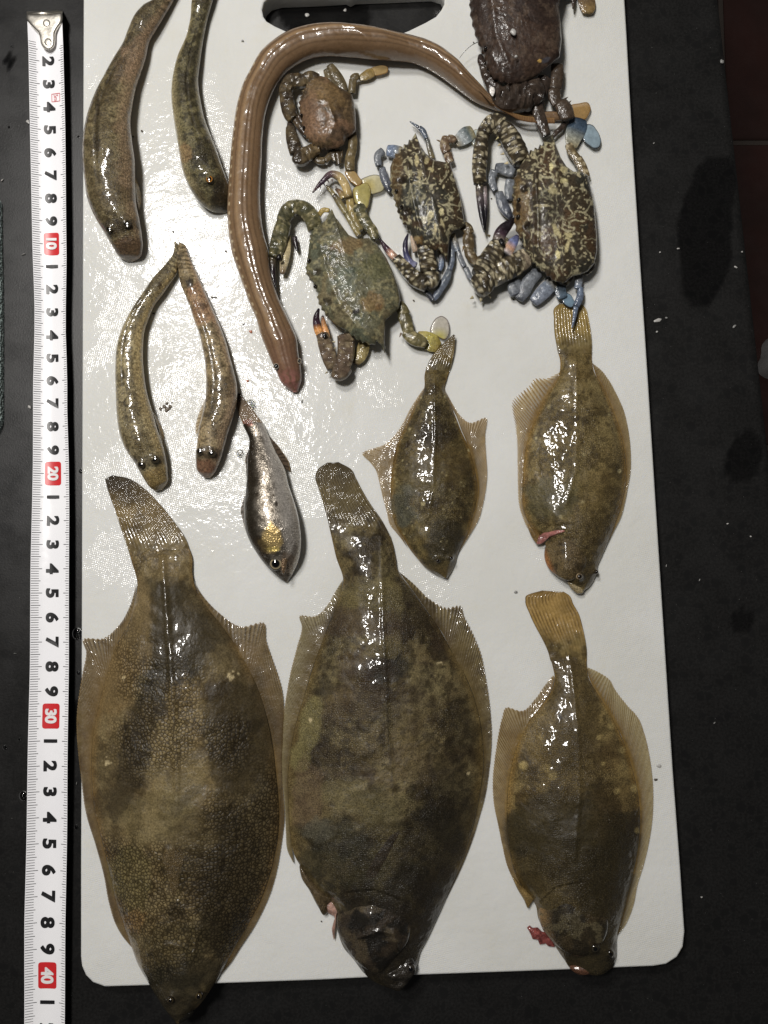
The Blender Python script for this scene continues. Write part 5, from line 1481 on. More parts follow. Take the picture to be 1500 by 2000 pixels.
def limb(name, parent, segs, paint, z=4.0, flat=0.75, mat=None, **kw):
    """segs: list of point lists, or (points, painter) pairs; one mesh with a visible joint at each pair of segments"""
    L = []
    for s in segs:
        if isinstance(s, tuple): pts, pn = s
        else: pts, pn = s, paint
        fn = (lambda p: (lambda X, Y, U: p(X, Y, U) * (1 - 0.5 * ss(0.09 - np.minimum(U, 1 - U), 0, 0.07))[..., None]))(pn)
        L.append(tube(pts, fn, z, flat, **kw))
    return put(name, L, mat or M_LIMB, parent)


def spikes(name, parent, L, mat=None):
    """L: (x, y, dx, dy, w, z, rgb) cones"""
    for (x, y, dx, dy, wd, z, col) in L:
        put(name, tube([(x, y, wd, z), (x + dx * 0.5, y + dy * 0.5, wd * 0.62, z), (x + dx, y + dy, 0.7, z)], lambda X, Y, U, c=col: np.zeros(X.shape + (3,)) + C(*c), z, 0.9, n=8, step=1.5), mat or M_LIMB, parent)


def paddle(name, parent, outline, z, col, edge, alpha=0.7, h=0.5, mat=None, tint=None, seed=0, dark=0.9, ew=0.86):
    def paint(X, Y, R):
        c = np.zeros(X.shape + (3,)) + C(*col)
        if tint: c = mixc(c, C(*tint[0]), ss(np.hypot(X - tint[1], Y - tint[2]), tint[3], 0.0))
        c = c * (0.85 + 0.3 * fbm(X, Y, 9, seed)[..., None])
        c = mixc(c, C(*edge), dark * ss(R, ew, ew + 0.08))
        return c
    V, Q, c_, T = dome(outline, z, h, 0.3, paint, nr=16, a=4)
    lum = ss(np.abs(c_ - C(*edge)).sum(1), 0.02, 0.12)
    a = alpha * lum + 0.95 * (1 - lum)
    return make(name, V, Q, mat or M_PADDLE, parent, c_, a, T)


def carapace(parent, outline, center, zr, h, paint, teeth, grains=0.35, seed=0, ridges=(), blob=(), humps=(), mat=None, hb=6):
    def pn(X, Y, R):
        return blobs(X, Y, paint(X, Y, R), list(blob), seed, 0.7)

    def relief(X, Y, R):
        z = 0.45 * (fbm(X, Y, 45, seed + 3, 3) - 0.5) + grains * (fbm(X, Y, 6, seed + 4, 2) - 0.5)
        for pts, w_, hh in ridges:
            z = z + hh * np.exp(-(dpoly(X, Y, pts)[0] / w_) ** 2)
        for (x, y, r, hh) in humps:
            z = z + hh * np.exp(-((X - x) ** 2 + (Y - y) ** 2) / r ** 2)
        return z
    return put('carapace', dome(outline, zr, h, hb, pn, nr=64, center=center, teeth=teeth, relief=relief, a=2.2, b=0.6, smooth=False), mat or M_SHELL, parent)


CG = 'crabs on the cutting board'
BLUE = [(0, (100, 104, 109)), (0.6, (112, 116, 121)), (1, (88, 92, 100))]
BLUED = [(0, (102, 106, 112)), (0.6, (82, 86, 95)), (1, (40, 42, 52))]

# ---- big spotted crab, right
R = thing('crab', 'biggest spotted crab, with blue legs and long black tipped claws, above the torn finned flatfish', 'crab', 1084, 415, BOARD_Z + 0.0003, CG)
mR = shell_paint('mottled', 3); lR = shell_paint('limbspots', 7)
oR = [(1079, 262), (1086, 286), (1094, 307), (1106, 326), (1120, 336), (1136, 336), (1149, 344), (1154, 368), (1160, 397), (1163, 427), (1166, 461), (1166, 492), (1161, 514), (1148, 530), (1134, 536), (1118, 540), (1104, 552), (1084, 550), (1072, 540), (1056, 527), (1039, 513), (1029, 495), (1019, 472), (1009, 452), (1004, 430), (1001, 404), (1001, 377), (1005, 347), (1014, 326), (1026, 308), (1036, 296), (1050, 290), (1066, 276)]
carapace(R, oR, (1082, 415), lambda X, Y: 9.0 + 0 * X, 7.0, mR, [(17, 21, 6, 5.0), (29, 32, 5, 6.5), (22, 28, 9, 3.0)], seed=5, hb=7, grains=0.15,
         blob=[(1016, 400, 14, 60, (104, 84, 54), 0.7), (1024, 368, 9, 10, (30, 24, 18), 0.9), (1030, 442, 9, 10, (30, 24, 18), 0.9), (1012, 404, 5, 9, (26, 20, 16), 0.9), (1070, 410, 34, 40, (44, 50, 46), 0.5), (1060, 404, 20, 3, (170, 160, 130), 0.7), (1076, 326, 4, 6, (200, 190, 140), 0.9), (1100, 330, 8, 6, (196, 184, 138), 0.7), (1086, 450, 6, 14, (176, 166, 124), 0.8, -0.4), (1080, 372, 8, 12, (160, 150, 112), 0.7, 0.3), (1090, 498, 4, 9, (206, 196, 146), 0.95), (1108, 482, 4, 12, (190, 178, 134), 0.8, 0.3), (1102, 352, 8, 5, (196, 186, 138), 0.8), (1110, 460, 7, 6, (186, 176, 130), 0.7)],
         ridges=[([(1045, 300), (1046, 360), (1050, 440), (1050, 510)], 4, 0.8), ([(1004, 380), (1010, 410), (1010, 440)], 4, -0.8)], humps=[(1062, 410, 22, 1.0), (1024, 368, 6, -1.4), (1030, 442, 6, -1.4)])
cl = limb('claw', R, [[(1022, 320, 38), (1004, 285, 42), (985, 255, 36), (968, 246, 30)], [(985, 248, 32), (965, 240, 36), (949, 252, 30), (940, 270, 26)], [(942, 264, 27), (938, 300, 31), (936, 335, 30), (938, 362, 26)]], lambda X, Y, U: lR(X, Y), 6.5, 0.8, bumps=0.28)
limb('finger', cl, [[(936, 352, 17), (937, 385, 15), (941, 420, 12), (946, 454, 3)]], grad([(0, (70, 62, 48)), (0.35, (84, 76, 78)), (0.6, (22, 19, 26)), (1, (12, 10, 14))], lR, lambda U: 0.6 * (1 - ss(U, 0.1, 0.4))), 5.5, 0.8)
limb('finger', cl, [[(945, 352, 11), (947, 385, 10), (948, 420, 8), (947, 450, 3)]], grad([(0, (90, 80, 64)), (0.35, (140, 128, 130)), (0.6, (30, 26, 34)), (1, (14, 12, 16))]), 4.5, 0.8)
cl2 = limb('claw', R, [[(1032, 500, 40), (1005, 518, 46), (975, 534, 44), (945, 552, 36)], [(958, 545, 42), (938, 558, 50), (926, 566, 40)], [(936, 545, 44), (955, 512, 46), (972, 484, 40), (984, 462, 28)]], lambda X, Y, U: mixc(lR(X, Y), C(176, 160, 138), 0.6 * ss(X, 1008, 1036) * ss(0.35 - U, 0, 0.3)), 7.0, 0.8, bumps=0.28)
limb('finger', cl2, [[(972, 474, 26), (978, 456, 26), (992, 440, 20), (1006, 426, 6)]], grad([(0, (120, 112, 100)), (0.25, (60, 44, 52)), (0.5, (26, 18, 24)), (1, (14, 10, 14))]), 9.0, 0.7)
limb('finger', cl2, [[(986, 497, 26), (996, 482, 24), (1005, 470, 18), (1012, 460, 8)]], grad([(0, (176, 176, 180)), (0.3, (190, 150, 120)), (0.6, (110, 120, 160)), (1, (40, 30, 50))]), 8.0, 0.7)
flap('palm_spot', cl2, [(974, 470), (979, 465), (984, 470), (985, 478), (981, 480), (976, 476)], 12.2, 0.6, (12, 10, 12), M_LIMB, hb=0.4)
spikes('spine', cl, [(978, 282, -7, 3, 6, 7, (190, 176, 140)), (985, 300, -8, 2, 6, 7, (190, 176, 140)), (993, 318, -9, 2, 7, 7, (200, 186, 150)), (974, 268, -6, 5, 5, 7, (170, 160, 120))])
spikes('spine', cl2, [(925, 580, -8, 4, 8, 5, (160, 150, 120)), (940, 582, -2, 9, 8, 5, (150, 140, 112)), (955, 575, 4, 8, 7, 5, (150, 140, 112)), (958, 462, -8, -4, 7, 8, (96, 86, 66))])
limb('leg', R, [[(1006, 338, 24), (985, 330, 24), (966, 328, 18)], [(966, 332, 17), (960, 350, 16), (968, 374, 12)], ([(974, 374, 16), (980, 396, 22), (990, 414, 20), (999, 427, 10)], grad(BLUED))], grad(BLUE), 3.5, 0.55)
limb('leg', R, [[(998, 350, 22), (994, 372, 20), (996, 392, 16)]], grad(BLUE), 2.6, 0.5)
limb('leg', R, [[(1012, 545, 22), (1004, 560, 28), (1010, 578, 26)], [(1052, 528, 28), (1034, 548, 28), (1020, 574, 26), (1012, 586, 18)]], grad(BLUE), 3.4, 0.5)
limb('leg', R, [[(1084, 548, 22), (1070, 562, 30), (1052, 580, 28), (1040, 592, 20)]], grad([(0, (150, 140, 112)), (0.3, (112, 120, 132)), (1, (122, 128, 140))]), 3.4, 0.5)
limb('leg', R, [([(1128, 525, 17), (1130, 550, 16), (1128, 566, 14)], grad([(0, (120, 112, 92)), (1, (108, 120, 138))])), [(1134, 560, 11), (1132, 582, 15), (1124, 600, 14)], [(1125, 598, 11), (1122, 618, 8), (1117, 642, 3)]], grad([(0, (100, 112, 130)), (1, (84, 94, 110))]), 4.5, 0.6)
sl = limb('swimming_leg', R, [[(1146, 348, 16), (1136, 325, 20), (1126, 308, 20)], [(1128, 312, 18), (1116, 296, 18), (1110, 280, 16)]], lambda X, Y, U: mixc(lR(X, Y), C(150, 130, 92), 0.3), 4.0, 0.6)
limb('paddle_joint', sl, [[(1116, 290, 20), (1120, 268, 36), (1128, 246, 40), (1132, 230, 30)]], grad([(0, (132, 122, 92)), (0.35, (132, 134, 124)), (0.65, (60, 76, 92)), (1, (44, 54, 66))]), 2.6, 0.2)
paddle('paddle', sl, [(1149, 242), (1140, 276), (1150, 285), (1160, 291), (1170, 289), (1174, 280), (1172, 266), (1165, 253), (1157, 244)], 2.2, (140, 158, 168), (30, 26, 28), 0.8)
sl = limb('swimming_leg', R, [[(1152, 500, 30), (1146, 518, 34), (1134, 532, 26)], [(1110, 520, 34), (1102, 540, 36), (1094, 556, 26)]], lambda X, Y, U: lR(X, Y), 5.0, 0.6)
limb('paddle_joint', sl, [[(1096, 548, 20), (1094, 566, 24), (1100, 584, 20)]], grad([(0, (64, 70, 76)), (1, (74, 90, 104))]), 3.6, 0.25)
paddle('paddle', sl, [(1102, 572), (1097, 586), (1104, 596), (1116, 601), (1123, 596), (1120, 584), (1112, 574)], 2.6, (112, 134, 150), (30, 30, 34), 0.85)
eye(R, 1013, 391, 9.5, 4.5, (60, 52, 40), h=1.4); eye(R, 1012, 424, 9.5, 4.5, (60, 52, 40), h=1.4)

# ---- middle spotted crab
Mc = thing('crab', 'medium dark spotted crab between the green crab and the biggest one, thin blue legs splayed', 'crab', 835, 375, BOARD_Z + 0.0003, CG)
mM = shell_paint('mottled', 23); lM = shell_paint('limbspots', 27)
oM = [(811, 260), (820, 283), (831, 300), (848, 313), (866, 317), (880, 319), (885, 337), (892, 360), (898, 380), (903, 406), (906, 424), (908, 440), (899, 446), (886, 450), (878, 464), (877, 484), (875, 500), (872, 512), (866, 498), (858, 489), (846, 488), (834, 486), (822, 480), (810, 472), (800, 452), (788, 437), (780, 422), (774, 404), (769, 386), (763, 364), (762, 344), (762, 326), (769, 308), (782, 292), (796, 280), (804, 272)]
carapace(Mc, oM, (836, 376), lambda X, Y: 7.5 + 0 * X, 6.0, mM, [(24, 30, 9, 3.4), (32, 35, 4, 6), (18, 23, 5, 4.5)], seed=15, hb=6, grains=0.15,
         blob=[(776, 356, 12, 60, (92, 74, 48), 0.6), (784, 352, 8, 8, (34, 26, 18), 0.9), (796, 414, 9, 9, (34, 26, 18), 0.9), (810, 380, 22, 24, (70, 72, 64), 0.5), (862, 413, 4.5, 6, (196, 186, 144), 0.95), (842, 418, 4.5, 6, (190, 180, 140), 0.9), (850, 446, 3, 8, (186, 172, 130), 0.85), (865, 438, 3, 9, (180, 168, 128), 0.8, -0.4), (814, 312, 4, 9, (178, 166, 124), 0.8), (834, 314, 4, 6, (176, 164, 122), 0.7, 0.6), (842, 330, 7, 4, (176, 164, 122), 0.8, 0.4), (820, 338, 4, 10, (150, 140, 106), 0.7), (815, 470, 14, 10, (120, 88, 44), 0.6)],
         ridges=[([(795, 300), (800, 360), (815, 430), (835, 480)], 4, 0.7)], humps=[(784, 352, 6, -1.2), (796, 414, 6, -1.2), (815, 380, 18, 0.8)])
cl = limb('claw', Mc, [[(826, 480, 30), (832, 498, 34), (836, 516, 36), (838, 536, 34)], [(842, 530, 34), (840, 548, 38), (830, 558, 26)], [(838, 558, 30), (814, 546, 32), (790, 522, 26), (772, 502, 20)]], lambda X, Y, U: lM(X, Y), 6.0, 0.8, bumps=0.28)
limb('finger', cl, [[(776, 508, 16), (764, 496, 15), (752, 482, 11), (740, 464, 3)]], grad([(0, (110, 96, 76)), (0.3, (190, 150, 130)), (0.5, (60, 40, 52)), (1, (16, 12, 18))]), 4.5, 0.8)
limb('finger', cl, [[(814, 520, 14), (800, 512, 15), (793, 496, 12), (792, 474, 10), (797, 456, 3)]], grad([(0, (128, 128, 150)), (0.3, (76, 78, 112)), (0.6, (40, 34, 58)), (1, (24, 20, 34))]), 6.0, 0.8)
limb('finger', cl, [[(812, 494, 12), (808, 478, 11), (803, 460, 5)]], grad([(0, (150, 130, 110)), (1, (190, 170, 150))]), 4.5, 0.8)
limb('leg', Mc, [([(786, 300, 26), (770, 296, 26), (754, 294, 22)], grad([(0, (160, 140, 96)), (0.35, (120, 126, 132)), (0.6, (108, 120, 140))])), [(750, 294, 18), (738, 304, 16), (740, 326, 13)], ([(746, 326, 13), (750, 346, 18), (758, 364, 17), (763, 376, 8)], grad(BLUED))], grad(BLUE), 3.4, 0.55)
limb('leg', Mc, [([(845, 312, 11), (840, 295, 11), (834, 272, 9)], grad([(0, (110, 98, 66)), (1, (88, 92, 92))])), [(833, 272, 9), (826, 256, 12), (818, 248, 9)], [(818, 249, 7), (809, 243, 5), (800, 237, 2)]], grad([(0, (84, 92, 102)), (0.7, (84, 92, 104)), (1, (60, 64, 74))]), 4.0, 0.65)
limb('leg', Mc, [[(875, 462, 10), (882, 486, 11), (882, 512, 12), (877, 530, 11)], [(878, 526, 12), (872, 544, 17), (862, 560, 17), (852, 578, 13), (846, 586, 9)], ([(848, 586, 12), (840, 578, 11), (830, 568, 8)], grad([(0, (44, 48, 58)), (1, (24, 24, 30))]))], grad([(0, (96, 102, 108)), (1, (92, 100, 114))]), 3.4, 0.6)
limb('leg', Mc, [([(884, 456, 10), (889, 474, 11), (894, 492, 10)], grad([(0, (124, 112, 84)), (1, (98, 108, 122))])), [(895, 490, 9), (900, 506, 11), (908, 522, 10)], [(909, 522, 12), (914, 534, 12), (921, 548, 8)]], grad(BLUE), 3.4, 0.6)
limb('leg', Mc, [[(857, 486, 9), (862, 504, 9), (862, 518, 11), (858, 530, 8)]], grad([(0, (140, 124, 90)), (0.6, (104, 116, 134)), (1, (96, 108, 130))]), 2.6, 0.6)
sl = limb('swimming_leg', Mc, [[(880, 320, 18), (876, 308, 18), (873, 298, 16)], [(874, 300, 20), (868, 284, 20), (872, 266, 16)], [(874, 272, 18), (884, 272, 16), (890, 278, 12)]], lambda X, Y, U: mixc(lM(X, Y), C(120, 96, 76), 0.5), 4.0, 0.7)
limb('paddle_joint', sl, [[(888, 280, 18), (900, 272, 30), (914, 262, 34), (926, 256, 24)]], grad([(0, (130, 116, 84)), (0.35, (150, 156, 158)), (0.7, (84, 94, 96)), (1, (150, 140, 104))]), 2.6, 0.2)
paddle('paddle', sl, [(920, 276), (930, 252), (938, 256), (944, 268), (940, 282), (930, 290)], 1.8, (176, 184, 180), (150, 140, 110), 0.7)
spikes('spine', sl, [(860, 276, -8, -3, 5, 4, (110, 90, 62))])
sl = limb('swimming_leg', Mc, [[(900, 438, 18), (912, 446, 22), (918, 460, 20)], [(914, 456, 22), (915, 474, 24), (918, 490, 18)], [(914, 482, 20), (920, 500, 22), (930, 510, 18), (942, 504, 14)]], lambda X, Y, U: mixc(lM(X, Y), C(104, 86, 58), 0.45), 4.0, 0.65)
spikes('spine', sl, [(906, 480, -3, 12, 5, 4, (120, 96, 60))])
eye(Mc, 774, 374, 8.0, 4, (60, 52, 40), h=1.3); eye(Mc, 784, 404, 8.0, 4, (60, 52, 40), h=1.3)

# ---- green crab
Gc = thing('crab', 'plain greenish crab with a few dark dots on its shell, mid board', 'crab', 690, 555, BOARD_Z + 0.0003, CG)
mG = shell_paint('green', 43); lG = shell_paint('greenlimb', 47)
oG = [(648, 408), (655, 424), (664, 436), (681, 459), (698, 467), (720, 465), (737, 477), (755, 504), (768, 533), (777, 560), (782, 586), (779, 602), (766, 614), (753, 625), (751, 660), (751, 688), (744, 672), (736, 668), (726, 674), (713, 669), (698, 664), (686, 654), (671, 643), (653, 633), (640, 620), (629, 604), (621, 588), (620, 572), (614, 556), (605, 546), (598, 533), (598, 517), (602, 494), (604, 475), (606, 459), (613, 446), (626, 438), (636, 430), (641, 418)]
carapace(Gc, oG, (690, 556), lambda X, Y: 8.5 + 0 * X, 6.5, mG, [(15, 22, 8, 4.6), (24, 31, 9, 3.6), (33, 36, 5, 5.0)], seed=35, hb=7, grains=0.25,
         blob=[(649, 484, 6, 5, (34, 30, 28), 0.95), (697, 608, 7, 5.5, (30, 26, 26), 0.95), (740, 600, 7, 7, (40, 26, 22), 0.95), (745, 611, 3, 9, (150, 140, 104), 0.8, 0.4), (728, 590, 20, 18, (128, 102, 66), 0.6), (680, 478, 26, 14, (124, 98, 64), 0.5), (690, 528, 14, 5, (52, 64, 54), 0.6), (618, 530, 8, 8, (50, 44, 34), 0.8), (640, 590, 8, 8, (44, 40, 32), 0.8), (725, 530, 30, 30, (88, 88, 58), 0.5), (670, 548, 24, 26, (104, 112, 100), 0.5)],
         ridges=[([(625, 480), (640, 540), (665, 600), (700, 640)], 5, 0.6), ([(737, 477), (765, 530), (780, 590)], 3, 0.6)], humps=[(668, 545, 24, 0.9), (618, 530, 6, -1.0), (640, 590, 6, -1.0)])
cl = limb('claw', Gc, [[(618, 452, 34), (608, 424, 34), (592, 408, 32), (574, 404, 28)], [(586, 404, 30), (568, 408, 32), (556, 424, 30), (551, 440, 22)], [(556, 430, 30), (549, 456, 34), (542, 484, 32), (537, 506, 24)]], lambda X, Y, U: lG(X, Y), 6.0, 0.8, bumps=0.28)
limb('finger', cl, [[(533, 500, 14), (532, 522, 13), (534, 545, 9), (539, 566, 3)]], grad([(0, (80, 72, 54)), (0.4, (40, 32, 34)), (1, (18, 14, 16))]), 5.5, 0.8)
limb('finger', cl, [[(561, 458, 16), (558, 486, 22), (555, 512, 18), (551, 536, 9)]], grad([(0, (178, 160, 116)), (0.7, (196, 182, 146)), (1, (120, 100, 80))]), 4.0, 0.7)
flap('palm_spot', cl, [(540, 500), (547, 496), (550, 503), (547, 508), (541, 507)], 9.0, 0.7, (14, 10, 10), M_LIMB, hb=0.4)
limb('finger', cl, [[(575, 462, 11), (578, 478, 10), (582, 492, 4)]], grad([(0, (44, 36, 38)), (1, (20, 16, 18))]), 3, 0.8)
cl2 = limb('claw', Gc, [[(674, 652, 34), (676, 678, 36), (674, 702, 34), (668, 722, 28)], [(676, 712, 34), (664, 726, 38), (648, 722, 28)], [(654, 722, 30), (645, 702, 32), (636, 676, 30), (628, 650, 24)]], lambda X, Y, U: mixc(lG(X, Y), C(112, 88, 78), 0.45), 6.0, 0.8, bumps=0.28)
limb('finger', cl2, [[(628, 660, 18), (620, 640, 17), (618, 620, 13), (623, 602, 4)]], grad([(0, (150, 120, 84)), (0.25, (200, 140, 80)), (0.45, (54, 34, 46)), (1, (20, 14, 20))]), 6.0, 0.8)
limb('finger', cl2, [[(640, 672, 14), (637, 650, 13), (632, 630, 10), (630, 616, 4)]], grad([(0, (170, 150, 120)), (0.5, (206, 150, 96)), (1, (40, 28, 36))]), 5.0, 0.8)
flap('palm_spot', cl2, [(630, 652), (636, 650), (638, 657), (634, 661), (630, 658)], 9.4, 0.6, (14, 10, 10), M_LIMB, hb=0.4)
spikes('tooth', cl2, [(655, 668, -7, -1, 5, 6, (180, 170, 140)), (656, 680, -7, 1, 5, 6, (180, 170, 140)), (655, 692, -7, 2, 5, 6, (180, 170, 140)), (648, 706, 4, -8, 5, 6, (190, 180, 150))])
limb('leg', Gc, [[(712, 668, 24), (708, 686, 26), (698, 704, 22), (694, 712, 12)]], grad([(0, (126, 112, 72)), (0.7, (150, 136, 92)), (1, (90, 76, 56))]), 3, 0.45)
limb('leg', Gc, [[(616, 436, 8), (634, 410, 10), (645, 412, 8)], ], grad([(0, (150, 128, 70)), (1, (160, 140, 84))]), 6, 0.7)
limb('leg', Gc, [([(702, 462, 12), (688, 436, 15), (676, 416, 13)], grad([(0, (120, 108, 72)), (1, (124, 116, 80))])), [(677, 418, 13), (664, 398, 14), (652, 380, 11)], [(653, 382, 9), (644, 370, 8), (636, 362, 4)]], grad([(0, (128, 118, 80)), (0.7, (104, 94, 66)), (1, (36, 30, 30))]), 4.2, 0.65)
ul = limb('claw', Gc, [[(706, 452, 14), (694, 432, 17), (686, 408, 17), (682, 384, 16)]], grad([(0, (112, 102, 66)), (1, (150, 132, 86))]), 4.2, 0.65)
limb('finger', ul, [[(681, 388, 17), (674, 362, 18), (662, 345, 17), (648, 340, 14), (630, 354, 10), (610, 377, 3)]], grad([(0, (160, 138, 90)), (0.35, (176, 156, 112)), (0.55, (92, 74, 76)), (0.75, (50, 36, 50)), (1, (70, 40, 40))]), 5.5, 0.75)
limb('finger', ul, [[(672, 388, 12), (664, 376, 11), (655, 368, 5)]], grad([(0, (168, 150, 100)), (0.6, (120, 96, 70)), (1, (36, 26, 28))]), 4.5, 0.75)
spikes('tooth', ul, [(640, 352, 3, 6, 4, 5.5, (60, 44, 50)), (632, 358, 3, 6, 4, 5.5, (50, 36, 46)), (648, 350, 2, 6, 4, 5.5, (90, 72, 70)), (625, 364, 2, 5, 3.5, 5.5, (50, 36, 46))])
sl = limb('swimming_leg', Gc, [[(733, 470, 16), (728, 452, 22), (720, 440, 20)], [(724, 448, 22), (712, 430, 24), (702, 414, 22)], [(706, 420, 24), (702, 408, 28), (700, 398, 20)]], lambda X, Y, U: lG(X, Y), 4.5, 0.6)
paddle('paddle_joint', sl, [(690, 368), (700, 362), (718, 358), (723, 366), (722, 392), (716, 408), (704, 404), (694, 398), (690, 384)], 3.2, (158, 148, 92), (118, 84, 40), 0.9, h=0.9, ew=0.9)
paddle('paddle', sl, [(704, 352), (718, 344), (735, 341), (746, 345), (751, 358), (750, 372), (738, 378), (722, 380), (712, 368)], 2.2, (196, 188, 148), (44, 32, 26), 0.6, tint=((176, 160, 88), 718, 364, 24))
sl = limb('swimming_leg', Gc, [[(776, 590, 16), (784, 602, 24), (792, 618, 24)], [(786, 612, 24), (794, 634, 26), (798, 652, 22)], [(790, 646, 22), (806, 660, 28), (824, 668, 24), (834, 674, 14)]], lambda X, Y, U: mixc(lG(X, Y), C(110, 98, 62), 0.3), 4.5, 0.6)
limb('paddle_joint', sl, [[(814, 652, 12), (830, 660, 30), (846, 672, 36), (858, 680, 20)]], grad([(0, (150, 136, 84)), (0.5, (156, 146, 76)), (1, (124, 108, 56))]), 2.2, 0.2)
paddle('paddle', sl, [(840, 648), (844, 632), (852, 621), (862, 617), (873, 623), (878, 638), (876, 656), (870, 664), (854, 658)], 1.8, (190, 184, 172), (70, 40, 36), 0.6, tint=((190, 180, 90), 858, 660, 26))
spikes('spine', sl, [(784, 650, -4, 9, 5, 4, (120, 96, 70))])
eye(Gc, 604, 510, 9.0, 4.5, (60, 52, 40), h=1.4); eye(Gc, 616, 560, 9.0, 4.5, (60, 52, 40), h=1.4)

# ---- small brown crab
Sc = thing('crab', 'smallest crab, reddish brown rounded shell, curled inside the bend of the eel', 'crab', 640, 220, BOARD_Z + 0.0003, CG)
mS = shell_paint('brown', 63); lS = shell_paint('brownlimb', 67)
oS = [(626, 149), (641, 153), (652, 163), (665, 173), (678, 179), (688, 186), (692, 201), (694, 218), (695, 236), (695, 254), (688, 262), (676, 270), (672, 282), (660, 289), (643, 291), (627, 290), (613, 284), (602, 275), (595, 262), (591, 248), (588, 231), (585, 214), (585, 199), (590, 186), (596, 173), (605, 160), (616, 151)]
carapace(Sc, oS, (642, 222), lambda X, Y: 7.0 + 0 * X, 6.5, mS, [(14, 19, 8, 3.4), (19, 23, 6, 2.6), (23, 26, 6, 4.6)], seed=55, hb=6, grains=0.15,
         blob=[(660, 262, 24, 16, (56, 48, 38), 0.6), (650, 190, 30, 24, (116, 94, 62), 0.5), (606, 220, 18, 36, (120, 94, 74), 0.6), (690, 220, 10, 40, (80, 66, 48), 0.5), (660, 210, 5, 5, (70, 54, 36), 0.6)],
         ridges=[([(604, 190), (640, 200), (655, 240), (640, 280)], 5, 0.5)], humps=[(620, 225, 20, 0.7)])
cl = limb('claw', Sc, [[(622, 158, 24), (608, 152, 26), (594, 156, 24)], [(602, 158, 24), (586, 158, 28), (570, 158, 28), (558, 168, 24)], [(566, 162, 28), (558, 176, 28), (558, 190, 24)], [(559, 182, 28), (562, 206, 30), (568, 226, 28), (574, 236, 22)]], lambda X, Y, U: lS(X, Y), 6.0, 0.8, bumps=0.28)
limb('finger', cl, [[(574, 228, 16), (584, 244, 16), (594, 258, 13), (605, 270, 4)]], grad([(0, (58, 46, 38)), (1, (40, 30, 26))], lS, 0.5), 5.5, 0.8)
limb('finger', cl, [[(582, 226, 12), (590, 240, 11), (597, 254, 4)]], grad([(0, (70, 56, 44)), (1, (44, 34, 28))], lS, 0.4), 6.5, 0.8)
cl2 = limb('claw', Sc, [[(626, 290, 20), (612, 294, 26), (598, 302, 30), (588, 308, 26)], [(600, 302, 30), (586, 308, 34), (574, 302, 24)], [(579, 304, 26), (574, 284, 28), (569, 262, 24), (566, 246, 16)]], lambda X, Y, U: mixc(lS(X, Y), C(120, 100, 66), 0.35 * ss(X, 595, 612)), 5.5, 0.8, bumps=0.28)
limb('finger', cl2, [[(567, 256, 13), (566, 244, 12), (566, 234, 5)]], grad([(0, (70, 58, 46)), (1, (50, 40, 34))]), 5, 0.8)
limb('leg', Sc, [[(674, 182, 16), (666, 164, 22), (652, 142, 22), (643, 126, 14)], [(668, 180, 14), (656, 168, 18), (644, 150, 20), (638, 134, 16)]], lambda X, Y, U: mixc(lS(X, Y), C(94, 84, 60), 0.6), 4.5, 0.5)
limb('leg', Sc, [[(612, 304, 14), (624, 314, 16), (636, 314, 14)], [(634, 316, 12), (643, 306, 13), (650, 294, 12)]], lambda X, Y, U: mixc(lS(X, Y), C(88, 76, 54), 0.5), 3.6, 0.6)
limb('leg', Sc, [[(648, 292, 15), (652, 304, 16), (655, 316, 9)], [(658, 292, 12), (661, 310, 13), (663, 322, 8)], [(668, 292, 5), (667, 305, 6), (664, 316, 3)]], lambda X, Y, U: mixc(lS(X, Y), C(66, 56, 42), 0.6), 3.6, 0.6)
sl = limb('swimming_leg', Sc, [[(687, 184, 14), (688, 168, 16), (690, 154, 16)], [(686, 156, 13), (694, 150, 15), (702, 150, 13)]], lambda X, Y, U: mixc(lS(X, Y), C(104, 92, 62), 0.5), 4.0, 0.6)
limb('paddle_joint', sl, [[(700, 154, 10), (712, 149, 18), (724, 143, 20), (731, 140, 14)]], grad([(0, (112, 98, 62)), (1, (138, 116, 70))]), 2.6, 0.35)
paddle('paddle', sl, [(722, 136), (736, 129), (750, 128), (758, 132), (757, 141), (746, 146), (732, 148), (724, 146)], 2.2, (166, 142, 98), (140, 102, 52), 0.8)
sl = limb('swimming_leg', Sc, [[(686, 258, 20), (689, 276, 20), (688, 292, 18)], [(690, 286, 18), (686, 300, 20), (682, 314, 18)], [(684, 306, 20), (683, 322, 22), (684, 336, 18)]], lambda X, Y, U: mixc(lS(X, Y), C(112, 98, 66), 0.5), 3.8, 0.55)
paddle('paddle', sl, [(674, 334), (684, 330), (694, 336), (702, 346), (708, 356), (700, 364), (688, 358), (678, 348)], 3.6, (158, 134, 90), (124, 90, 46), 0.85)
eye(Sc, 589, 226, 7.5, 3.4, (50, 42, 34), h=1.1); eye(Sc, 594, 250, 7.5, 3.4, (50, 42, 34), h=1.1)

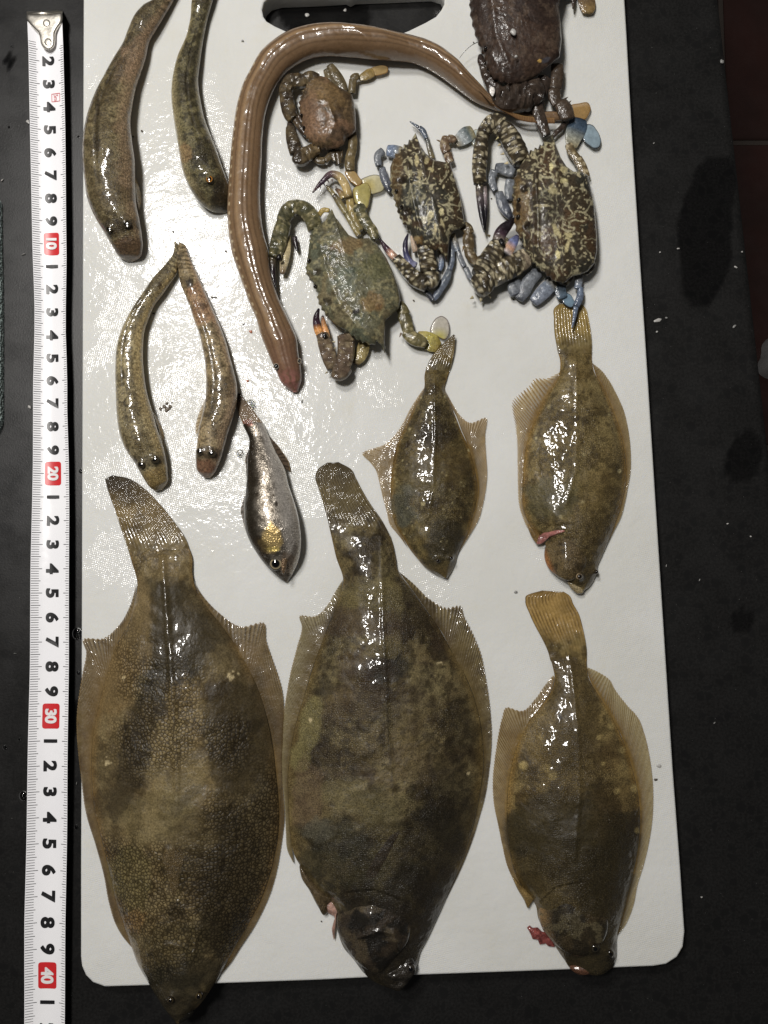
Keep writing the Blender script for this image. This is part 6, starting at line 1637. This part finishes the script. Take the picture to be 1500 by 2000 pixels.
# ---- dark brown crab at the top edge
Dc = thing('crab', 'very dark brown crab cut by the top edge, lying on the eel tail', 'crab', 1010, 60, BOARD_Z + 0.0003, CG)
mD = shell_paint('dark', 83); lD = shell_paint('darklimb', 87)
oD = [(1100, -20), (1091, 14), (1095, 48), (1097, 80), (1093, 112), (1074, 128), (1054, 144), (1026, 160), (1001, 165), (980, 160), (962, 152), (952, 133), (947, 117), (939, 95), (931, 76), (924, 52), (919, 28), (917, 0), (920, -40), (934, -90), (965, -130), (1005, -145), (1050, -130), (1085, -90), (1098, -50)]
carapace(Dc, oD, (1008, 20), lambda X, Y: 11.0 + 0 * X, 8.0, mD, [(8, 13, 7, 4.0), (13, 17, 5, 3.0)], seed=75, hb=8, grains=0.2,
         blob=[(950, 96, 10, 12, (26, 20, 18), 0.8), (1054, 119, 4, 3, (196, 160, 90), 0.9), (1066, 118, 10, 5, (70, 74, 84), 0.6, -0.6), (960, 60, 26, 60, (66, 54, 46), 0.4)],
         ridges=[([(960, 0), (968, 70), (1000, 140)], 6, 0.6), ([(935, 60), (960, 110), (985, 150)], 5, 0.6)], humps=[(950, 96, 8, -1.2)])
cl = limb('claw', Dc, [[(1040, 158, 40), (1040, 182, 50), (1030, 202, 40)], [(1044, 190, 50), (1014, 190, 56), (984, 192, 50), (968, 186, 34)], [(978, 190, 36), (962, 168, 26), (950, 145, 22), (944, 126, 20)]], lambda X, Y, U: lD(X, Y), 7.5, 0.8, bumps=0.35)
limb('finger', cl, [[(945, 132, 16), (939, 116, 15), (938, 106, 7)]], grad([(0, (58, 46, 40)), (1, (34, 27, 24))]), 6, 0.8)
flap('dirt_flake', cl, [(956, 172), (964, 170), (966, 182), (962, 188), (957, 182)], 11.5, 0.4, (214, 210, 204), M_LIMB, hb=0.2)
limb('leg', Dc, [[(1066, 150, 30), (1056, 174, 30), (1046, 196, 26)], [(1048, 190, 24), (1050, 214, 24), (1058, 240, 24), (1068, 268, 17)]], lambda X, Y, U: lD(X, Y), 6.0, 0.55)
limb('leg', Dc, [[(1104, 240, 9), (1096, 250, 11), (1084, 262, 9), (1078, 270, 6)]], lambda X, Y, U: lD(X, Y), 3.4, 0.7)
sl = limb('swimming_leg', Dc, [[(1088, 124, 26), (1088, 150, 26), (1084, 176, 24)], [(1082, 172, 24), (1084, 192, 26), (1090, 206, 20)], [(1092, 198, 26), (1104, 216, 32), (1108, 236, 26)]], lambda X, Y, U: mixc(lD(X, Y), C(84, 70, 54), 0.3), 6.0, 0.5)
spikes('spine', sl, [(1100, 196, 10, -7, 6, 6, (70, 58, 46)), (1108, 204, 8, -8, 6, 6, (70, 58, 46))])
paddle('paddle', sl, [(1114, 206), (1130, 202), (1149, 201), (1154, 212), (1150, 224), (1144, 233), (1130, 234), (1118, 228)], 2.0, (160, 128, 78), (140, 102, 50), 0.62, h=0.7)
sl = limb('swimming_leg', Dc, [[(1096, -10, 24), (1112, -16, 24), (1126, -14, 20)], [(1118, -16, 9), (1120, 4, 8), (1119, 18, 3)]], lambda X, Y, U: lD(X, Y), 4.0, 0.5)
limb('paddle', sl, [[(1138, -24, 26), (1144, -4, 34), (1148, 14, 32), (1148, 28, 20)]], grad([(0, (96, 76, 52)), (0.6, (120, 98, 68)), (1, (150, 124, 76))], lS, 0.35), 2.0, 0.25)
limb('antenna', Dc, [[(938, 80, 1.6, 8), (922, 88, 1.4, 8), (908, 100, 1.2, 7), (897, 114, 0.9, 6)]], lambda X, Y, U: np.zeros(X.shape + (3,)) + C(40, 34, 30), 7, 1.0, n=6)
eye(Dc, 948, 96, 12.4, 4.6, (50, 42, 36), h=1.4)

spikes('spine', Mc, [(826, 500, -7, 2, 5, 6, (150, 140, 110)), (824, 515, -7, 3, 5, 6, (150, 140, 110)), (846, 520, 7, 3, 5, 6, (130, 120, 96)), (800, 548, -3, 7, 5, 5, (140, 130, 100)), (818, 556, -2, 7, 5, 5, (140, 130, 100))])
spikes('spine', Gc, [(606, 440, -8, 3, 6, 6, (150, 140, 104)), (600, 424, -6, 8, 6, 6, (150, 140, 104)), (552, 420, -7, 3, 5, 6, (130, 124, 92)), (556, 412, -6, -4, 5, 6, (130, 124, 92)), (640, 726, -6, 4, 5, 5, (130, 120, 92)), (751, 676, 0, 14, 7, 7, (110, 104, 74))])
spikes('spine', Sc, [(600, 146, -5, -6, 5, 6, (110, 94, 66)), (566, 150, -4, -6, 5, 6, (90, 76, 54)), (552, 172, -6, -2, 4, 6, (90, 76, 54)), (596, 178, -7, -1, 4, 7, (140, 124, 96)), (592, 190, -7, 0, 4, 7, (140, 124, 96)), (603, 166, -6, -3, 4, 7, (140, 124, 96))])

# ------------------------------------------------------------------ crumbs, flakes and drops
M_FLAKE = mat_plain('white scale flake', (0.42, 0.41, 0.39), 0.35)
M_DIRT = mat_plain('dark grit', (0.06, 0.045, 0.03), 0.5)
M_RED = mat_plain('orange red scrap', (0.42, 0.14, 0.07), 0.3)
M_GREY = mat_plain('grey scrap', (0.22, 0.22, 0.21), 0.4)


def mat_water():
    k = NT('clear water')
    k.set(Base_Color=(1, 1, 1, 1), Roughness=0.02, IOR=1.33, Transmission_Weight=1.0)
    return k.m


M_WATER = mat_water()


def chunk(name, label, cat, x, y, r, z, mat, group=None, sq=0.7, rot=0.0, h=None, seed=0, n=9, base=None):
    t = thing(name, label, cat, x, y, z, group)
    rs = np.random.RandomState(seed + int(x * 7 + y))
    pts = []
    for a in np.linspace(0, 2 * math.pi, n, endpoint=False):
        k = r * (0.65 + 0.6 * rs.rand())
        cx, cy = k * math.cos(a), k * sq * math.sin(a)
        pts.append((x + cx * math.cos(rot) - cy * math.sin(rot), y + cx * math.sin(rot) + cy * math.cos(rot)))
    zz = (z - BOARD_Z) * 1000 + 0.15
    put(name + '_body', dome(pts, zz, h or r * 0.09, 0.12, lambda X, Y, R: np.zeros(X.shape + (3,)) + 0.3, n=22, nr=6, smooth=False), mat, t)
    return t


FG = 'pale flakes scattered on the black counter'
for i, (x, y, r, sq, rot, lab) in enumerate([
        (1286, 625, 8, 0.5, -0.3, 'brightest white flake on the black counter, right of the blue crab legs'),
        (1301, 621, 4, 0.7, 0.5, 'small grey flake touching the brightest white flake on the counter'),
        (1283, 648, 3, 0.9, 0.0, 'tiny pale crumb just below the brightest white flake on the counter'),
        (1437, 522, 6, 0.5, 0.7, 'slanted grey flake near the counter edge, right of the wet stain'),
        (1434, 638, 6, 0.6, -0.6, 'curved grey flake near the counter edge below the wet stain'),
        (1325, 486, 4, 0.6, 0.1, 'small grey flake at the left rim of the wet stain'),
        (1289, 493, 3, 0.8, 0.0, 'small crumb on the counter left of the wet stain'),
        (1449, 492, 3, 0.8, 0.0, 'tiny bright crumb at the counter edge right of the wet stain'),
        (1410, 120, 6, 0.9, 0.2, 'dull reddish grey crumb near the top of the counter on the right'),
        (1277, 280, 3, 0.6, -0.5, 'lone pale crumb on the counter beside the spotted crab\'s blue paddle'),
        (1301, 1105, 5, 0.15, -1.4, 'thin pale thread on the counter right of the board, nearest to it'),
        (1366, 1133, 4, 0.2, -1.2, 'thin pale thread on the counter further from the board'),
        (1421, 1023, 3, 0.8, 0.0, 'grey crumb on the counter above the pale threads, larger left one of a pair'),
        (1466, 1048, 3, 0.8, 0.0, 'bright crumb on the counter near the right edge of the photo'),
        (1395, 1412, 4, 0.4, -0.8, 'grey streak shaped crumb on the counter below the middle right'),
        (1370, 1752, 3, 0.8, 0, 'tiny crumb on the counter right of the board\'s rounded corner'),
        (5, 352, 5, 0.4, -0.8, 'pale curled flake on the counter above the green towel'),
        (46, 497, 6, 0.18, -0.3, 'white lint thread on the counter left of the red 10 of the tape'),
        (150, 1530, 4, 0.25, -1.4, 'white sliver on the counter between tape and largest flatfish'),
        (30, 1276, 5, 0.15, 0.1, 'faint pale scratch like thread left of the tape'),
        (600, 30, 6, 0.9, 0.3, 'white triangular flake seen through the hand hole'),
        (674, 20, 5, 0.8, -0.4, 'grey white flake in the hand hole right of the triangular one'),
        (58, 795, 6, 0.7, 0.7, 'clear shiny scrap on the counter against the left edge of the tape')]):
    chunk('flake', lab, 'flake', x, y, r * (0.75 if r < 8 else 1.1), 0.0002, M_FLAKE if i not in (1, 8, 14, 19, 4) else M_GREY, FG, sq, rot, h=0.5)
chunk('flake', 'pointed white flake sticking out under the left edge of the tape by the 5', 'flake', 54, 238, 5, 0.0004, M_FLAKE, FG, 0.7, 0.6, h=0.4)

t = thing('grit_clump', 'clump of brown grit on the board between the two gobies with touching tails', 'grit', 325, 797, BOARD_Z + 0.0002)
L = []
rs = np.random.RandomState(4)
for i in range(16):
    x, y = 325 + rs.randn() * 8, 795 + rs.randn() * 6
    r = 1.2 + 2.6 * rs.rand()
    pts = [(x + r * (0.7 + 0.5 * rs.rand()) * math.cos(a), y + r * (0.7 + 0.5 * rs.rand()) * math.sin(a)) for a in np.linspace(0, 6.28, 7, endpoint=False)]
    L.append(dome(pts, 0.15, 0.35, 0.1, lambda X, Y, R: np.zeros(X.shape + (3,)) + 0.05, n=12, nr=4))
put('grit_grains', L, mat_plain('brown grit', (0.10, 0.075, 0.045), 0.4), t)

SG = 'small specks on the cutting board'
for x, y, r, m, lab in [(277, 256, 3, M_DIRT, 'grey speck on the board right of the largest goby\'s belly, the upper of two'), (260, 267, 2.6, M_DIRT, 'black speck touching the largest goby\'s belly'),
                        (300, 612, 2.6, M_DIRT, 'dark speck on the board beside the bent goby\'s back half'), (420, 580, 3.4, M_GREY, 'grey speck right of the straight goby\'s tail'), (414, 581, 2.4, M_DIRT, 'dark speck close to the straight goby\'s tail'),
                        (490, 648, 4, M_RED, 'orange scrap on the board left of the eel head'), (483, 744, 3.4, M_RED, 'small reddish scrap on the board above the silver fish tail'), (476, 633, 2.6, M_GREY, 'tiny grey speck above the orange scrap'),
                        (338, 452, 2.6, M_DIRT, 'dark speck just above the touching goby tails'), (441, 491, 2.8, M_DIRT, 'dark speck left of the eel'), (925, 83, 2, M_DIRT, 'speck near the dark crab antenna'),
                        (960, 388, 2, M_DIRT, 'speck beside the black tipped claw of the biggest crab'), (808, 587, 2.4, M_DIRT, 'speck below the medium spotted crab'), (1003, 585, 2, M_DIRT, 'speck under the biggest crab\'s lower claw'),
                        (1008, 1156, 4, M_GREY, 'grey crumb left of the golden fanned tail'), (1281, 1523, 4, M_DIRT, 'dark crumb right of the lower right flatfish'), (1287, 1496, 5, M_FLAKE, 'clear white flake right of the lower right flatfish'),
                        (1003, 64, 9, M_FLAKE, 'white flake lying on the dark crab\'s shell'), (1008, 111, 4, M_FLAKE, 'tiny white flake on the dark crab\'s shell'), (474, 80, 3, M_GREY, 'grey smear like speck near the top of the board by the eel bend'), (628, 1800, 2, M_DIRT, 'speck below the centre flatfish throat'), (590, 784, 3, M_GREY, 'tiny bubble like speck under the eel snout')]:
    z = BOARD_Z + 0.0002
    if 990 < x < 1015 and y < 120: z = BOARD_Z + 0.0195 if y < 90 else BOARD_Z + 0.0182
    chunk('speck', lab, 'speck', x, y, r, z, m, SG, 0.7, x % 3, h=0.35 if z < 0.012 else 0.8)

DG = 'water drops on the black counter'
for x, y, r, lab in [(151, 1238, 11, 'largest water drop, between the tape and the left fin tip of the largest flatfish'), (158, 920, 4, 'small water drop beside the tape near the red 20'), (153, 1314, 3.6, 'small water drop below the largest one'),
                     (149, 1616, 4.4, 'water drop between tape and lower board edge'), (9, 1460, 4.5, 'water drop at the far left edge of the counter'), (37, 1444, 2.4, 'tiny water drop right of the far left drop'),
                     (23, 91, 3, 'tiny water drop left of the tape end hook'), (17, 248, 2.4, 'tiny water drop left of the tape near its 5'), (45, 1555, 9, 'flat dark water drop under the left edge of the tape'), (153, 267, 2.2, 'tiny water drop between the tape and the largest goby')]:
    t = thing('water_drop', lab, 'water drop', x, y, 0.0, DG)
    pts = [(x + r * math.cos(a), y + r * 1.15 * math.sin(a)) for a in np.linspace(0, 6.283, 18, endpoint=False)]
    put('drop_body', dome(pts, -9.9, r * 0.1, 0.05, lambda X, Y, R: np.zeros(X.shape + (3,)) + 0.5, n=32, nr=10, a=2, b=0.7), M_WATER, t)
BG = 'water beads on the cutting board'
for x, y, r, lab in [(469, 886, 8, 'round water bead left of the silver fish belly'), (487, 795, 14, 'broad flat water bead right of the silver fish tail'), (860, 640, 5, 'bead on the board by the green crab paddle')][:2]:
    t = thing('water_bead', lab, 'water drop', x, y, BOARD_Z, BG)
    pts = [(x + r * math.cos(a), y + r * 1.1 * math.sin(a)) for a in np.linspace(0, 6.283, 18, endpoint=False)]
    put('bead_body', dome(pts, 0.08, r * 0.05, 0.04, lambda X, Y, R: np.zeros(X.shape + (3,)) + 0.5, n=32, nr=10, a=2, b=0.8), M_WATER, t)
print('TRIS', sum(len(o.data.loops) - 2 * len(o.data.polygons) for o in SC.objects if o.type == 'MESH'))
